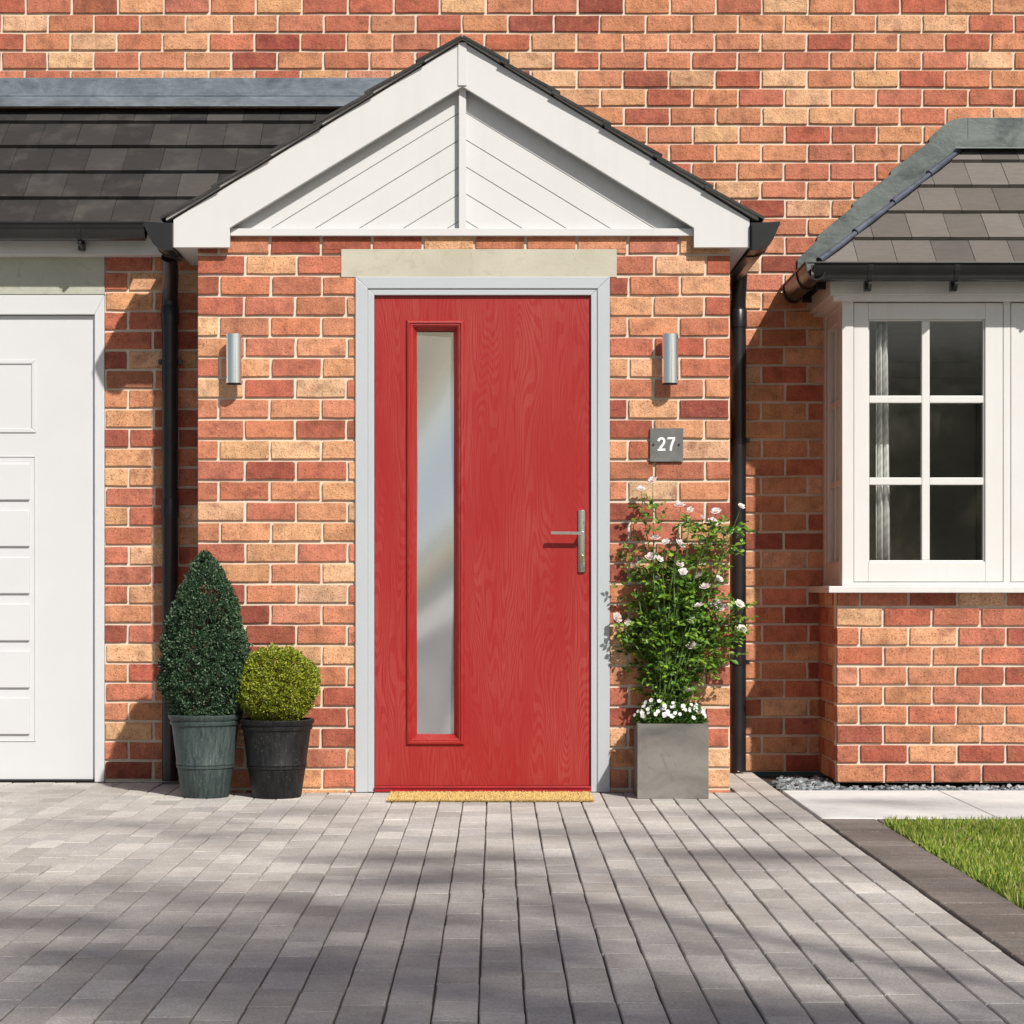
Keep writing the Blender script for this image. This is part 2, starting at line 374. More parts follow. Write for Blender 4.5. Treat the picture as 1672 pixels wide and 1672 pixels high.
def brickwork(mb, org, ux, nrm, u0, u1, z0, z1, zref, uref, holes=(), pal=(.2, .3, .36, .14), seed=1, depth=.1):
    """bricks as bevelled blocks proud of a mortar bed. org+u*ux+z*Z is the brick face."""
    r = random.Random(seed); org, ux, nrm = Vector(org), Vector(ux), Vector(nrm); zz = Vector((0, 0, 1))
    def pt(u, z, d): return org + ux * u + zz * z + nrm * d
    k0 = int(math.floor((z0 - zref) / CRS)) - 1; k1 = int(math.ceil((z1 - zref) / CRS)) + 1
    flip = ux.cross(zz).dot(nrm) < 0
    prev = None; memory = {}
    for k in range(k0, k1):
        za, zb = zref + k * CRS + GAP / 2, zref + (k + 1) * CRS - GAP / 2
        off = uref + (MODW / 2 if k % 2 else 0) + r.uniform(-.004, .004)
        j0 = int(math.floor((u0 - off) / MODW)) - 1
        j = j0
        while off + j * MODW < u1:
            a, b = off + j * MODW + GAP / 2, off + (j + 1) * MODW - GAP / 2; j += 1
            c = brick_col(r, pal); tw = r.uniform(-.0012, .0012); dz = r.uniform(-.0008, .0008)
            rects = [(max(a, u0), min(b, u1), max(za, z0), min(zb, z1))]
            if rects[0][1] - rects[0][0] < .012 or rects[0][3] - rects[0][2] < .008: continue
            for h in holes: rects = [q for rc in rects for q in sub_rect(rc, h)]
            for (a2, b2, c2, d2) in rects:
                if b2 - a2 < .01 or d2 - c2 < .008: continue
                e = .0022; J = lambda k_: r.uniform(-k_, k_); jx = .0016
                fx = lambda x_: 0 if x_ in (u0, u1) else J(jx)
                out_ = []
                for (qx, qz, sx, sz) in ((a2, c2, 1, 1), (b2, c2, -1, 1), (b2, d2, -1, -1), (a2, d2, 1, -1)):
                    chip = r.uniform(.003, .007) if r.random() < .05 and qx not in (u0, u1) else 0
                    if chip:
                        p_, p2_ = (qx + sx * chip * r.uniform(.6, 1.4), qz), (qx, qz + sz * chip)
                        out_ += [p_, p2_] if (sx * sz < 0) else [p2_, p_]
                    else: out_.append((qx + fx(qx), qz + J(.0013)))
                    nx2 = {(1, 1): ((a2 + b2) / 2 + J(.03), c2 + J(.0015)), (-1, 1): (b2 + fx(b2), (c2 + d2) / 2 + J(.008)), (-1, -1): ((a2 + b2) / 2 + J(.03), d2 + J(.0015)), (1, -1): (a2 + fx(a2), (c2 + d2) / 2 + J(.008))}[(sx, sz)]
                    if b2 - a2 > .09 or sx * sz < 0: out_.append(nx2)
                n_ = len(out_); mxc, mzc = (a2 + b2) / 2, (c2 + d2) / 2
                inn = [(p[0] + (e if p[0] < mxc - .02 else -e if p[0] > mxc + .02 else 0), p[1] + (e if p[1] < mzc - .012 else -e if p[1] > mzc + .012 else 0)) for p in out_]
                vs = [pt(p[0], p[1] + dz, tw) for p in inn] + [pt(p[0], p[1] + dz, tw - .0018) for p in out_] + [pt(p[0], p[1] + dz, -.02) for p in out_]
                fs = [tuple(range(n_))]
                for q in range(n_):
                    q2 = (q + 1) % n_; fs += [(n_ + q, n_ + q2, q2, q), (2 * n_ + q, 2 * n_ + q2, n_ + q2, n_ + q)]
                if flip: fs = [f[::-1] for f in fs]
                mb.mesh(vs, fs, c, 0)
    # mortar bed
    rects = [(u0, u1, z0, z1)]
    for h in holes: rects = [q for rc in rects for q in sub_rect(rc, h)]
    for (a, b, c, d) in rects:
        pts = [pt(a, c, -.0098), pt(b, c, -.0098), pt(b, d, -.0098), pt(a, d, -.0098)]
        back = [pt(a, c, -depth), pt(b, c, -depth), pt(b, d, -depth), pt(a, d, -depth)]
        fs = [(0, 1, 2, 3), (7, 6, 5, 4), (4, 5, 1, 0), (5, 6, 2, 1), (6, 7, 3, 2), (7, 4, 0, 3)]
        if flip: fs = [f[::-1] for f in fs]
        mb.mesh(pts + back, fs, (1, 1, 1), 1)

house = empty('brick_house', (0, 0, 0))
tag(house, 'brick house with red front door, white gabled porch, garage and bay window', 'house')
BM = [M['brick'], M['mortar']]
YM, YG, YB, YP = 1.0, .464, .444, 0.0      # main wall, garage wall, bay wall, porch wall
PX0, PX1 = at(323, 0, 0).x, at(1192, 0, 0).x
w = MB(); zt = at(0, 22.8, YM).z
brickwork(w, (0, YM, 0), (1, 0, 0), (0, -1, 0), -6.0, 6.0, 0, 5.6, zt - 41 * CRS, at(3.3, 0, YM).x,
          holes=[(1.52, 3.95, .55, 2.16)], pal=(.24, .40, .29, .07), seed=5, depth=.1)
w.build('main_wall', BM, house)
# porch wall
fx0, fx1, fz1 = at(580, 0, 0).x, at(996, 0, 0).x, at(0, 452, 0).z
lx0, lx1, lz0, lz1 = at(557, 0, 0).x, at(1007, 0, 0).x, at(0, 453, 0).z, at(0, 407, 0).z
gtop = at(0, 378, 0).z
w = MB()
zp = at(0, 583.4, 0).z
brickwork(w, (0, 0, 0), (1, 0, 0), (0, -1, 0), PX0, PX1, 0, gtop, zp - 21 * CRS, at(358.3, 0, 0).x,
          holes=[(fx0, fx1, -1, fz1), (lx0, lx1, lz0, lz1)], pal=(.27, .32, .31, .10), seed=12, depth=.098)
for X, nx in ((PX0, -1), (PX1, 1)):
    brickwork(w, (X, 0, 0), (0, 1, 0), (nx, 0, 0), .012, YM - .002, 0, gtop - .15, zp - 21 * CRS, .05, pal=(.25, .3, .3, .15), seed=13 + nx, depth=.098)
w.build('porch_wall', BM, house)
# garage pier and wall over the door
w = MB(); gx = at(171, 0, YG).x
brickwork(w, (0, YG, 0), (1, 0, 0), (0, -1, 0), gx, PX0 - .002, 0, 2.3, at(0, 571.7, YG).z - 23 * CRS, at(210, 0, YG).x - MODW / 2 * 0, pal=(.18, .32, .38, .12), seed=31, depth=.2)
w.build('garage_wall', BM, house); w = MB()
brickwork(w, (0, YG, 0), (1, 0, 0), (0, -1, 0), -5.2, -4.25, 0, 2.3, at(0, 571.7, YG).z - 23 * CRS, at(210, 0, YG).x, seed=32, depth=.2)
w.build('garage_wall', BM, house)
# bay wall
w = MB(); bx0 = 1.467; bx1 = 4.05; bz1 = at(0, 967.5, YB).z; zb = at(0, 991, YB).z
brickwork(w, (0, YB, 0), (1, 0, 0), (0, -1, 0), bx0, bx1, 0, bz1, zb - 9 * CRS, at(1443.6, 0, YB).x - 8 * MODW, pal=(.09, .38, .45, .08), seed=44, depth=.098)
brickwork(w, (bx0, 0, 0), (0, 1, 0), (-1, 0, 0), YB + .012, YM - .002, 0, bz1, zb - 9 * CRS, .5, pal=(.1, .3, .45, .15), seed=45, depth=.098)
brickwork(w, (bx1, 0, 0), (0, 1, 0), (1, 0, 0), YB + .012, YM - .002, 0, bz1, zb - 9 * CRS, .5, seed=46, depth=.098)
w.build('bay_wall', BM, house)
# lintels
w = MB(); w.box(lx0, lx1, -.004, .09, lz0, lz1)
tag(w.build('lintel', M['lintel'], house, bevel=.002), 'cream stone lintel above the front door')
w = MB(); w.box(-4.6, gx, YG - .004, YG + .15, at(0, 481, YG).z, at(0, 416, YG).z)
tag(w.build('lintel', M['lintel_green'], house, bevel=.003), 'greenish weathered stone lintel above the garage door')

# ------------------------------------------------------------------ porch gable and roof
YBG = -.05
def q(x, y, Y=YBG): p = at(x, y, Y); return (p.x, p.z)
gable = MB(); YC = YBG + .062
apx, apz = q(755, 140)
gl, gr, gb = q(365, 372), q(1143, 372), q(0, 372)[1]
# cladding: boards laid along each rake, small groove between
rk = .614
for side in (-1, 1):
    base_l = 0.0
    n = 12; pitch = .163 / math.cos(0) if False else .1105
    for k in range(n):
        zt_, zb_ = apz + .02 - k * pitch, apz + .02 - (k + 1) * pitch + .0035
        # board polygon between two rake lines clipped to x side and z >= gb
        poly = [(0, zt_), (3, zt_ - rk * 3), (3, zb_ - rk * 3), (0, zb_)]
        out = []
        for i in range(4):
            p, r_ = poly[i], poly[(i + 1) % 4]
            if p[1] >= gb - .01: out.append(p)
            if (p[1] >= gb - .01) != (r_[1] >= gb - .01):
                t = (gb - .01 - p[1]) / (r_[1] - p[1]); out.append((p[0] + t * (r_[0] - p[0]), gb - .01))
        if len(out) >= 3: gable.prism([(apx + side * x, z) for x, z in out], YC, YC + .02)
    xb_ = (apz - gb) / rk + .01; gable.prism([(apx, apz), (apx + side * xb_, gb - .006), (apx, gb - .006)], YC + .006, YC + .03)
gable = gable.build('porch_gable', M['white'], house, bevel=.0012, segs=1)
tag(gable, 'white boarded porch gable')
for pts in ([(755, 68), (755, 141), (375, 372), (375, 404), (283, 404), (283, 358)], [(755, 68), (755, 141), (1133, 372), (1133, 404), (1224, 404), (1224, 358)]):
    b = MB(); b.prism([q(*p) for p in pts], YBG, YBG + .028); b.build('bargeboard', M['white'], gable, bevel=.0015)
    # thin bead under the board against the cladding
b = MB(); b.box(q(748, 0)[0], q(762, 0)[0], YBG - .006, YBG - .0003, q(0, 140)[1], q(0, 70)[1])
b.box(q(749, 0)[0], q(761, 0)[0], YBG + .0285, YC - .0005, gb, q(0, 140)[1]); b.build('king_post', M['white'], gable, bevel=.0015)
b = MB(); b.box(q(375, 0)[0] + .0005, q(1133, 0)[0] - .0005, -.022, YC + .03, q(0, 383)[1], q(0, 371)[1]); b.build('bottom_rail', M['white'], gable, bevel=.0015)
for side in (-1, 1):      # bed mould along the rakes
    pass
for xo, xi in ((q(283, 0)[0] + .003, PX0 + .004), (q(1224, 0)[0] - .003, PX1 - .004)):
    b = MB(); x0, x1 = min(xo, xi), max(xo, xi); yb = YG - .002 if xo < 0 else YM - .002
    b.box(x0, x1, YBG + .0285, yb, q(0, 403.6)[1], q(0, 403.6)[1] + .10); b.build('eaves_box', M['white'], gable, bevel=.001)

TSHADE = [(.030, .029, .028), (.040, .038, .037), (.022, .0215, .021), (.062, .058, .055), (.034, .033, .032), (.026, .025, .025)]  # garage tile tones, lowered so the colour carries the shade on that roof
def clip2(poly, hp):
    a, b, c = hp; out = []
    for i in range(len(poly)):
        p, r_ = poly[i], poly[(i + 1) % len(poly)]; dp, dr = a * p[0] + b * p[1] + c, a * r_[0] + b * r_[1] + c
        if dp >= 0: out.append(p)
        if (dp >= 0) != (dr >= 0):
            t = dp / (dp - dr); out.append((p[0] + t * (r_[0] - p[0]), p[1] + t * (r_[1] - p[1])))
    return out
def tiles(mb, o, u, v, U0, U1, V, gauge, width, th=.016, planes=(), seed=0, first=None, pal=TSHADE, vstart=0):
    r = random.Random(seed); o, u, v = Vector(o), Vector(u).normalized(), Vector(v).normalized(); n = u.cross(v)
    if n.z < 0: n = -n
    row = 0; v0 = 0.0
    while v0 < V - .01:
        v1 = min(V, v0 + gauge + .03); off = (row % 2) * width / 2 + r.uniform(-.01, .01) + U0
        j = -1
        while off + j * width < U1:
            a, b = max(U0, off + j * width + .0012), min(U1, off + (j + 1) * width - .0012); j += 1
            if b - a < .004: continue
            poly = [(a, v0), (b, v0), (b, v1), (a, v1)]
            for hp in planes: poly = clip2(poly, hp) if poly else poly
            if len(poly) < 3: continue
            lift = r.uniform(0, .0016)
            def hgt(p): return th * 1.9 - (p[1] - v0) / (gauge + .03) * th * 1.25 + lift
            top = [o + u * p[0] + v * p[1] + n * hgt(p) for p in poly]
            bot = [o + u * p[0] + v * p[1] + n * (hgt(p) - th) for p in poly]
            k = len(poly); fs = [tuple(range(k)), tuple(range(2 * k - 1, k - 1, -1))] + [((i + 1) % k, i, k + i, k + (i + 1) % k) for i in range(k)]
            if u.cross(v).dot(n) < 0: fs = [f[::-1] for f in fs]
            vv = 1 + r.uniform(-.1, .1); c = tuple(x * vv for x in r.choice(pal)); mb.mesh(top + bot, fs, c)
        v0 += gauge; row += 1

# porch roof
rx, rz = at(755, 66, YBG).x, at(755, 66, YBG).z
proof = MB()
sl = Vector((1, 0, -rk)).normalized()
for side in (-1, 1):
    xe = 1.215; e = Vector((rx + side * xe, YBG - .03, rz - rk * xe + .006)); up = Vector((-side, 0, rk)).normalized()
    tiles(proof, e, (0, 1, 0), up, 0, YM - YBG + .03 - .003, math.hypot(xe, rk * xe), .243, .21, .0105, seed=60 + side, pal=[(.03, .03, .029), (.04, .038, .037)])
proof = proof.build('porch_roof', M['tile'], house)
b = MB()
for side in (-1, 1):
    xe = 1.2
    b.prism([(rx, rz + .003), (rx + side * xe, rz + .003 - rk * xe), (rx + side * xe, rz + .016 - rk * xe), (rx, rz + .016)], YBG - .018, YM - .004)
b.build('undercloak', M['undercloak'], proof)

# garage roof
ze = at(0, 364, .3); eave_z = at(0, 364, .28).z; top_z = at(0, 175, YM).z
groof = MB(); run = YM - .28; upv = Vector((0, run, top_z - eave_z)); Lg = upv.length
tiles(groof, (-5.2, .28, eave_z - .028), (1, 0, 0), upv, 0, 4.75, Lg, Lg / 4.55, .163, .016, seed=71)
groof = groof.build('garage_roof', M['tile'], house)
b = MB(); zf0, zf1 = at(0, 158, YM).z, at(0, 128, YM).z
b.prism([(-5.2, zf0), (-.35, zf0), (-.35, zf1), (-5.2, zf1)], YM - .014, YM - .002)
nv = Vector((0, -upv.z, upv.y)).normalized()
a0 = Vector((-5.2, YM - .012, zf0)); a1 = Vector((-5.2, YM - .09, at(0, 176, YM - .09).z + .012)); L = 4.85
b.mesh([a0, a0 + Vector((L, 0, 0)), a1 + Vector((L, 0, 0)), a1, a0 - Vector((0, 0, .006)), a0 + Vector((L, 0, -.006)), a1 + Vector((L, 0, -.006)), a1 - Vector((0, 0, .006))],
       [(3, 2, 1, 0), (4, 5, 6, 7), (2, 3, 7, 6), (0, 1, 5, 4)])
b.build('flashing', M['lead_blue'], groof, bevel=.002)
b = MB(); b.box(-5.2, PX0 - .003, .385, YG - .005, at(0, 416, .385).z, at(0, 392, .385).z + .03); b.build('fascia', M['white'], house, bevel=.0015)

def half_round(r, th=.004, lip=.006, n=14, vs=1.55):
    o = [(-r * math.cos(math.pi * k / n), -r * vs * math.sin(math.pi * k / n)) for k in range(n + 1)]
    i = [((r - th) * math.cos(math.pi * k / n), -(r - th) * vs * math.sin(math.pi * k / n)) for k in range(n + 1)]
    return [(-r - lip * .4, .004), ] + o + [(r + lip * .4, .004)] + i
def ogee():
    # deep profile for the porch eaves, u away from the wall
    return [(0, 0), (.012, 0), (.10, .0), (.118, .006), (.118, -.006), (.108, -.018), (.104, -.035), (.092, -.062), (.078, -.085), (.055, -.103), (.028, -.110), (0, -.110)]
def gutter_bracket(parent, x, y, z, r=.05):
    b = MB(); ps = [(x, y + r * 1.05 * -math.cos(t), z - r * 1.6 * math.sin(t)) for t in [math.pi * k / 10 for k in range(11)]]
    for k in range(10):
        p, n_ = Vector(ps[k]), Vector(ps[k + 1]); d = (n_ - p); w_ = Vector((.011, 0, 0)); nn = Vector((0, d.z, -d.y)).normalized() * .005
        b.mesh([p - w_, p + w_, n_ + w_, n_ - w_, p - w_ - nn, p + w_ - nn, n_ + w_ - nn, n_ - w_ - nn], [(0, 1, 2, 3), (7, 6, 5, 4), (0, 4, 5, 1), (2, 6, 7, 3), (1, 5, 6, 2), (3, 7, 4, 0)])
    r2 = r * 1.6
    b.tube([(x, y - .02, z - r2 - .002), (x + .006, y + .02, z - r2 - .012), (x + .008, y + .045, z - r2 - .018)], [.008, .010, .011], 8)
    b.box(x - .013, x + .015, y + .03, y + r + .02, z - r2 - .028, z - r2 + .012)
    return b.build('gutter_bracket', M['black'], parent, bevel=.002)
# garage gutter
gz = at(0, 364, .27).z; gyc = .30
g = MB(); g.extrude(half_round(.046), (-5.2, gyc, gz), (at(238, 0, .3).x, gyc, gz), (0, 1, 0), (0, 0, 1))
g.tube([(-5.2, gyc - .049, gz - .001), (at(238, 0, .3).x, gyc - .049, gz - .001)], .0045, 8)
g.tube([(-5.2, gyc - .046, gz - .02), (at(238, 0, .3).x, gyc - .046, gz - .02)], .003, 6)
garage_gutter = g.build('gutter', M['black'], house, smooth=True)
tag(garage_gutter, 'black half round gutter along the garage roof')
for bxp in (130, -230, -560): gutter_bracket(garage_gutter, at(bxp, 0, .3).x, gyc, gz - .004, .046)
# porch gutters at both eaves, running back to the wall
for side, xpx, zpx, yend in ((-1, 283, 363, .245), (1, 1225, 363, YM - .004)):
    x = at(xpx, 0, YBG).x + side * .001; z = at(0, zpx, YBG - .03).z
    g = MB(); pr = ogee(); g.extrude([(p[0], p[1]) for p in pr], (x, YBG - .02, z), (x, yend, z), (side, 0, 0), (0, 0, 1))
    o = g.build('gutter', M['black'], house, bevel=.0015); tag(o, 'black moulded gutter on the %s porch eave' % ('garage side' if side < 0 else 'bay side'))
    c = MB(); c.extrude([(.004, -.002), (.116, .004), (.116, -.008), (.103, -.036), (.078, -.086), (.054, -.105), (.026, -.113), (.004, -.113)], (x, YBG - .028, z), (x, YBG - .0205, z), (side, 0, 0), (0, 0, 1))
    c.build('stop_end', M['black'], o, bevel=.001)
    c = MB(); c.extrude([(0, .001), (.121, .008), (.1215, -.007), (.111, -.02), (.107, -.036), (.080, -.089), (.057, -.107), (.028, -.1145), (0, -.1145)], (x, .10, z - .0005), (x, .14, z - .0005), (side, 0, 0), (0, 0, 1))
    c.build('union_clip', M['black'], o)
# downpipes
def square_round(r):  # pipe with softly squared section
    return [(r * (abs(math.cos(a)) ** .75) * math.copysign(1, math.cos(a)), r * (abs(math.sin(a)) ** .75) * math.copysign(1, math.sin(a))) for a in [2 * math.pi * k / 24 for k in range(24)]]
def downpipe(x, y, ztop, r, neck, joints, clips, lab):
    g = MB(); g.tube([(x, y, .012), (x, y, ztop)], r, 20); g.tube(neck, r * .98, 20)
    o = g.build('downpipe', M['charcoal_pipe'], house, smooth=True); tag(o, lab)
    for z in joints:
        c = MB(); c.tube([(x, y, z - .04), (x, y, z + .035), (x, y, z + .04)], [r + .004, r + .004, r + .001], 20); c.build('pipe_socket', M['charcoal_pipe'], o, smooth=True)
    for z in clips:
        c = MB(); c.tube([(x, y, z - .011), (x, y, z + .011)], r + .004, 20); c.box(x - r - .016, x - r + .002, y - .006, y + .03, z - .01, z + .01)
        c.box(x + r - .002, x + r + .016, y - .006, y + .03, z - .01, z + .01); c.build('pipe_clip', M['black'], o, smooth=True)
    return o
xl = at(278, 0, .42).x
downpipe(xl, .415, 2.03, .034, [(xl, .415, 2.02), (xl, .41, 2.08), (xl + .02, .30, 2.16), (xl + .025, .22, 2.22)], [2.0, at(0, 829, .42).z], [at(0, 591, .42).z], 'black downpipe in the corner between garage and porch')
xr = at(1206, 0, .94).x
downpipe(xr, .945, 2.1, .034, [(xr, .945, 2.09), (xr, .94, 2.14), (xr, .90, 2.2), (xr, .88, 2.24)], [2.05], [1.5, .5], 'black downpipe in the corner between porch and bay')

# ------------------------------------------------------------------ front door
def px4(x0, x1, y0, y1, Y=0): a, b = at(x0, y0, Y), at(x1, y1, Y); return (a.x, b.x, b.z, a.z)   # x0,x1,z0,z1
fo = px4(580, 996, 452, 1294); fi = px4(611, 965, 482, 1294); go = px4(663, 758, 522, 1217); gi = px4(680, 741, 542, 1201)
leaf = MB(); YL = .012
li = (fi[0] + .0015, fi[1] - .0015, at(0, 1283, 0).z, fi[3] - .0015)
leaf.ring(li, (go[0] + .012, go[1] - .012, go[2] + .012, go[3] - .012), YL, YL + .044)
door = leaf.build('front_door', M['door'], house); tag(door, 'red woodgrain front door with long narrow glass')
b = MB(); b.ring((fo[0] + .001, fo[1] - .001, .002, fo[3] - .001), (fi[0] - .026, fi[1] + .026, .002, fi[3] + .026), -.010, .07, bottom=False)
b.ring((fi[0] - .026, fi[1] + .026, .002, fi[3] + .026), (fi[0], fi[1], .002, fi[3]), -.004, .07, bottom=False)
b.build('door_frame', M['frame'], door, bevel=.0025)
b = MB()
steps = [(0, -.004), (.005, -.011), (.012, -.013), (.018, -.008), (.021, -.0085), (.028, -.003), (.034, .006), (.043, .018), (.0435, .05)]
for k in range(len(steps) - 1):
    a0, y0 = steps[k]; a1, y1 = steps[k + 1]
    O = [(go[0] + a0, go[2] + a0), (go[1] - a0, go[2] + a0), (go[1] - a0, go[3] - a0), (go[0] + a0, go[3] - a0)]
    I = [(go[0] + a1, go[2] + a1), (go[1] - a1, go[2] + a1), (go[1] - a1, go[3] - a1), (go[0] + a1, go[3] - a1)]
    for e in range(4):
        e2 = (e + 1) % 4
        b.face([(O[e][0], YL + y0, O[e][1]), (O[e2][0], YL + y0, O[e2][1]), (I[e2][0], YL + y1, I[e2][1]), (I[e][0], YL + y1, I[e][1])])
O = [(go[0], go[2]), (go[1], go[2]), (go[1], go[3]), (go[0], go[3])]
for e in range(4):
    e2 = (e + 1) % 4; b.face([(O[e2][0], YL - .004, O[e2][1]), (O[e][0], YL - .004, O[e][1]), (O[e][0], YL + .002, O[e][1]), (O[e2][0], YL + .002, O[e2][1])][::-1])
b.build('glazing_frame', M['door'], door)
g = MB(); nx_, nz_ = 12, 150; gx0, gx1, gz0, gz1 = gi[0] - .0008, gi[1] + .0008, gi[2] - .004, gi[3] + .004
def wav(x, z):
    t = (z - gz0) / (gz1 - gz0); u = (x - gx0) / (gx1 - gx0)
    return YL + .031 + .0120 * math.sin(2 * math.pi * (t * 1.25 - u * .13) + math.pi / 2 + .35)
for i in range(nx_ + 1):
    for j in range(nz_ + 1):
        x = gx0 + (gx1 - gx0) * i / nx_; z = gz0 + (gz1 - gz0) * j / nz_; g.v.append((x, wav(x, z), z))
for i in range(nx_):
    for j in range(nz_):
        a = i * (nz_ + 1) + j; g.f.append((a, a + nz_ + 1, a + nz_ + 2, a + 1)); g.c.append((1, 1, 1)); g.mi.append(0)
tag(g.build('glass_pane', M['obscure'], door, smooth=True), 'long obscured glass pane')
b = MB(); b.box(fi[0] + .001, fi[1] - .001, -.012, .05, .003, at(0, 1283.5, 0).z); b.prism([(fi[0] + .001, .018), (fi[1] - .001, .018), (fi[1] - .001, .027), (fi[0] + .001, .027)], -.018, -.012)
b.build('threshold', M['threshold'], door, bevel=.003)
b = MB(); hp = px4(943.5, 956, 833, 934)
pw = (hp[1] - hp[0]) / 2; hxc = (hp[0] + hp[1]) / 2
prof = [(-pw, 0)] + [(-pw * math.cos(math.pi * k / 12), -.004 - .009 * math.sin(math.pi * k / 12)) for k in range(13)] + [(pw, 0)]
b.extrude(prof, (hxc, YL, hp[2]), (hxc, YL, hp[3]), (1, 0, 0), (0, 1, 0))
lz = at(0, 871, 0).z
b.tube([(hxc, YL - .008, lz), (hxc, YL - .05, lz)], .009, 14)
lv0 = at(899, 0, 0).x
b.extrude([(-.006, -.0055), (.004, -.0065), (.007, 0), (.004, .0065), (-.006, .0055)], (hxc + .006, YL - .05, lz), (lv0, YL - .05, lz + .001), (0, 1, 0), (0, 0, 1))
cz = at(0, 912, 0).z
tag(b.build('handle', M['chrome'], door, bevel=.0012), 'chrome lever handle on a slim backplate')

b = MB(); b.tube([(hxc, YL - .010, cz + .006), (hxc, YL - .019, cz + .006)], .0088, 18); b.box(hxc - .0048, hxc + .0048, YL - .0187, YL - .010, cz - .020, cz)
tag(b.build('lock_cylinder', M['brass'], door, bevel=.001), 'brass lock cylinder')
# ------------------------------------------------------------------ garage door
gd = MB(); YD = YG + .004
gx_l = -4.26
sx0 = gx_l; sx1 = at(155, 0, YD).x; sz0, sz1 = at(0, 1273, YD).z, at(0, 514, YD).z
gd.box(sx0 + .0, sx1 - .002, YD + .012, YD + .045, sz0, sz1 - .002)
gdoor = gd.build('garage_door', M['garage_white'], house, bevel=.002); tag(gdoor, 'white panelled garage door')
b = MB(); b.ring((gx_l - .04, gx - .001, .002, at(0, 482, YG).z), (sx0, sx1, .002, sz1), YG - .006, YG + .06, bottom=False); b.build('door_frame', M['garage_white'], gdoor, bevel=.003)
b = MB(); b.box(sx0, sx1 - .002, YD + .004, YD + .04, .004, sz0 - .0003); b.build('rubber_seal', M['rubber'], gdoor)
pr_ = at(48, 0, YD).x; width = (sx1 - sx0) / 2
for mirror in (0, 1):
    for col_ in (0,):
        # tall column of raised panels on each half of the door
        x1 = pr_ if not mirror else sx0 + (sx1 - pr_); xw = .72
        xa, xb = (x1 - xw, x1) if not mirror else (x1, x1 + xw)
        ga, gb_ = (xa - .026, xb + .026)
        zt_, zb2 = at(0, 744, YD).z, at(0, 1211, YD).z
        f = MB(); f.ring((ga, gb_, zb2, zt_), (ga + .006, gb_ - .006, zb2 + .006, zt_ - .006), YD + .008, YD + .013)
        zt2, zb3 = at(0, 587, YD).z, at(0, 706, YD).z
        f.ring((ga, gb_, zb3, zt2), (ga + .018, gb_ - .018, zb3 + .018, zt2 - .018), YD + .006, YD + .013)
        f.build('panel_moulding', M['garage_white'], gdoor, bevel=.0025)
        for (ya, yb2) in ((757, 816), (833, 892), (910, 969), (986, 1046), (1063, 1123), (1139, 1199)):
            p = MB(); p.box(xa, xb, YD + .001, YD + .013, at(0, yb2, YD).z, at(0, ya, YD).z); p.build('raised_panel', M['garage_white'], gdoor, bevel=.003)

# ------------------------------------------------------------------ bay window
YW = .44
def w4(x0, x1, y0, y1, Y=YW): return px4(x0, x1, y0, y1, Y)
BXL, BXR = 1.487, 4.03
wz0, wz1 = at(0, 957, YW).z, at(0, 490, YW).z + .01
bw = MB()      # fixed frame: corner posts, mullion, head and foot rails
xa = BXL; xs0 = at(1394.5, 0, YW).x; xs1 = at(1638, 0, YW).x; xn0 = at(1651, 0, YW).x
bw.box(BXL, xs0 - .002, YW, YW + .06, wz0, wz1)
SW = xs1 - xs0; MW = xn0 - xs1
sashes = []
x = xs0
while x + SW < BXR - .02:
    sashes.append(x); bw.box(x + SW + .002, x + SW + MW - .002, YW + .004, YW + .06, wz0, wz1); x += SW + MW
bw.box(x - MW + .002, BXR, YW - .0, YW + .06, wz0, wz1)
bw.box(xs0 - .002, x - MW, YW + .002, YW + .06, wz1 - .012, wz1 + .02); bw.box(xs0 - .002, x - MW, YW + .002, YW + .06, wz0, at(0, 951, YW).z)
for X, sg in ((BXL, 1), (BXR, -1)):
    xx0, xx1 = (X, X + .06) if sg > 0 else (X - .06, X)
    bw.box(xx0, xx1, YM - .06, YM - .002, wz0, wz1); bw.box(xx0, xx1, YW + .0605, YM - .0605, wz1 - .03, wz1); bw.box(xx0, xx1, YW + .0605, YM - .0605, wz0, wz0 + .022)
bay = bw.build('bay_window', M['window_white'], house, bevel=.002); tag(bay, 'white bay window with small panes')
def sash(x0, x1, z0, z1, xf, cols, rows, gz, name='sash'):
    """xf maps (u, depth, z) to world"""
    s_ = MB(); ft = .052
    def bx(u0, u1, d0, d1, za, zb_):
        pts = [xf(u, d, z) for (u, d, z) in ((u0, d0, za), (u1, d0, za), (u1, d1, za), (u0, d1, za), (u0, d0, zb_), (u1, d0, zb_), (u1, d1, zb_), (u0, d1, zb_))]
        s_.mesh(pts, [(3, 2, 1, 0), (4, 5, 6, 7), (0, 1, 5, 4), (1, 2, 6, 5), (2, 3, 7, 6), (3, 0, 4, 7)])
    a, b_, c, d = gz
    bx(x0, a, .004, .05, z0, z1); bx(b_, x1, .004, .05, z0, z1); bx(a, b_, .004, .05, z0, c); bx(a, b_, .004, .05, d, z1)
    # inner bead, stepped back
    e = .006
    bx(a, a + e, .012, .046, c, d); bx(b_ - e, b_, .012, .046, c, d); bx(a + e, b_ - e, .012, .046, c, c + e); bx(a + e, b_ - e, .012, .046, d - e, d)
    for (u0, u1) in cols: bx(u0, u1, .011, .045, c + e, d - e)
    for (za, zb_) in rows:
        us = [a + e] + [t for p in cols for t in p] + [b_ - e]
        for k in range(0, len(us), 2): bx(us[k], us[k + 1], .0125, .044, za, zb_)
    o = s_.build(name, M['window_white'], bay, bevel=.003)
    pn = MB(); pts = [xf(a, .03, c), xf(b_, .03, c), xf(b_, .03, d), xf(a, .03, d)]; pn.face(pts); pn.build('pane', M['glass'], bay)
    return o
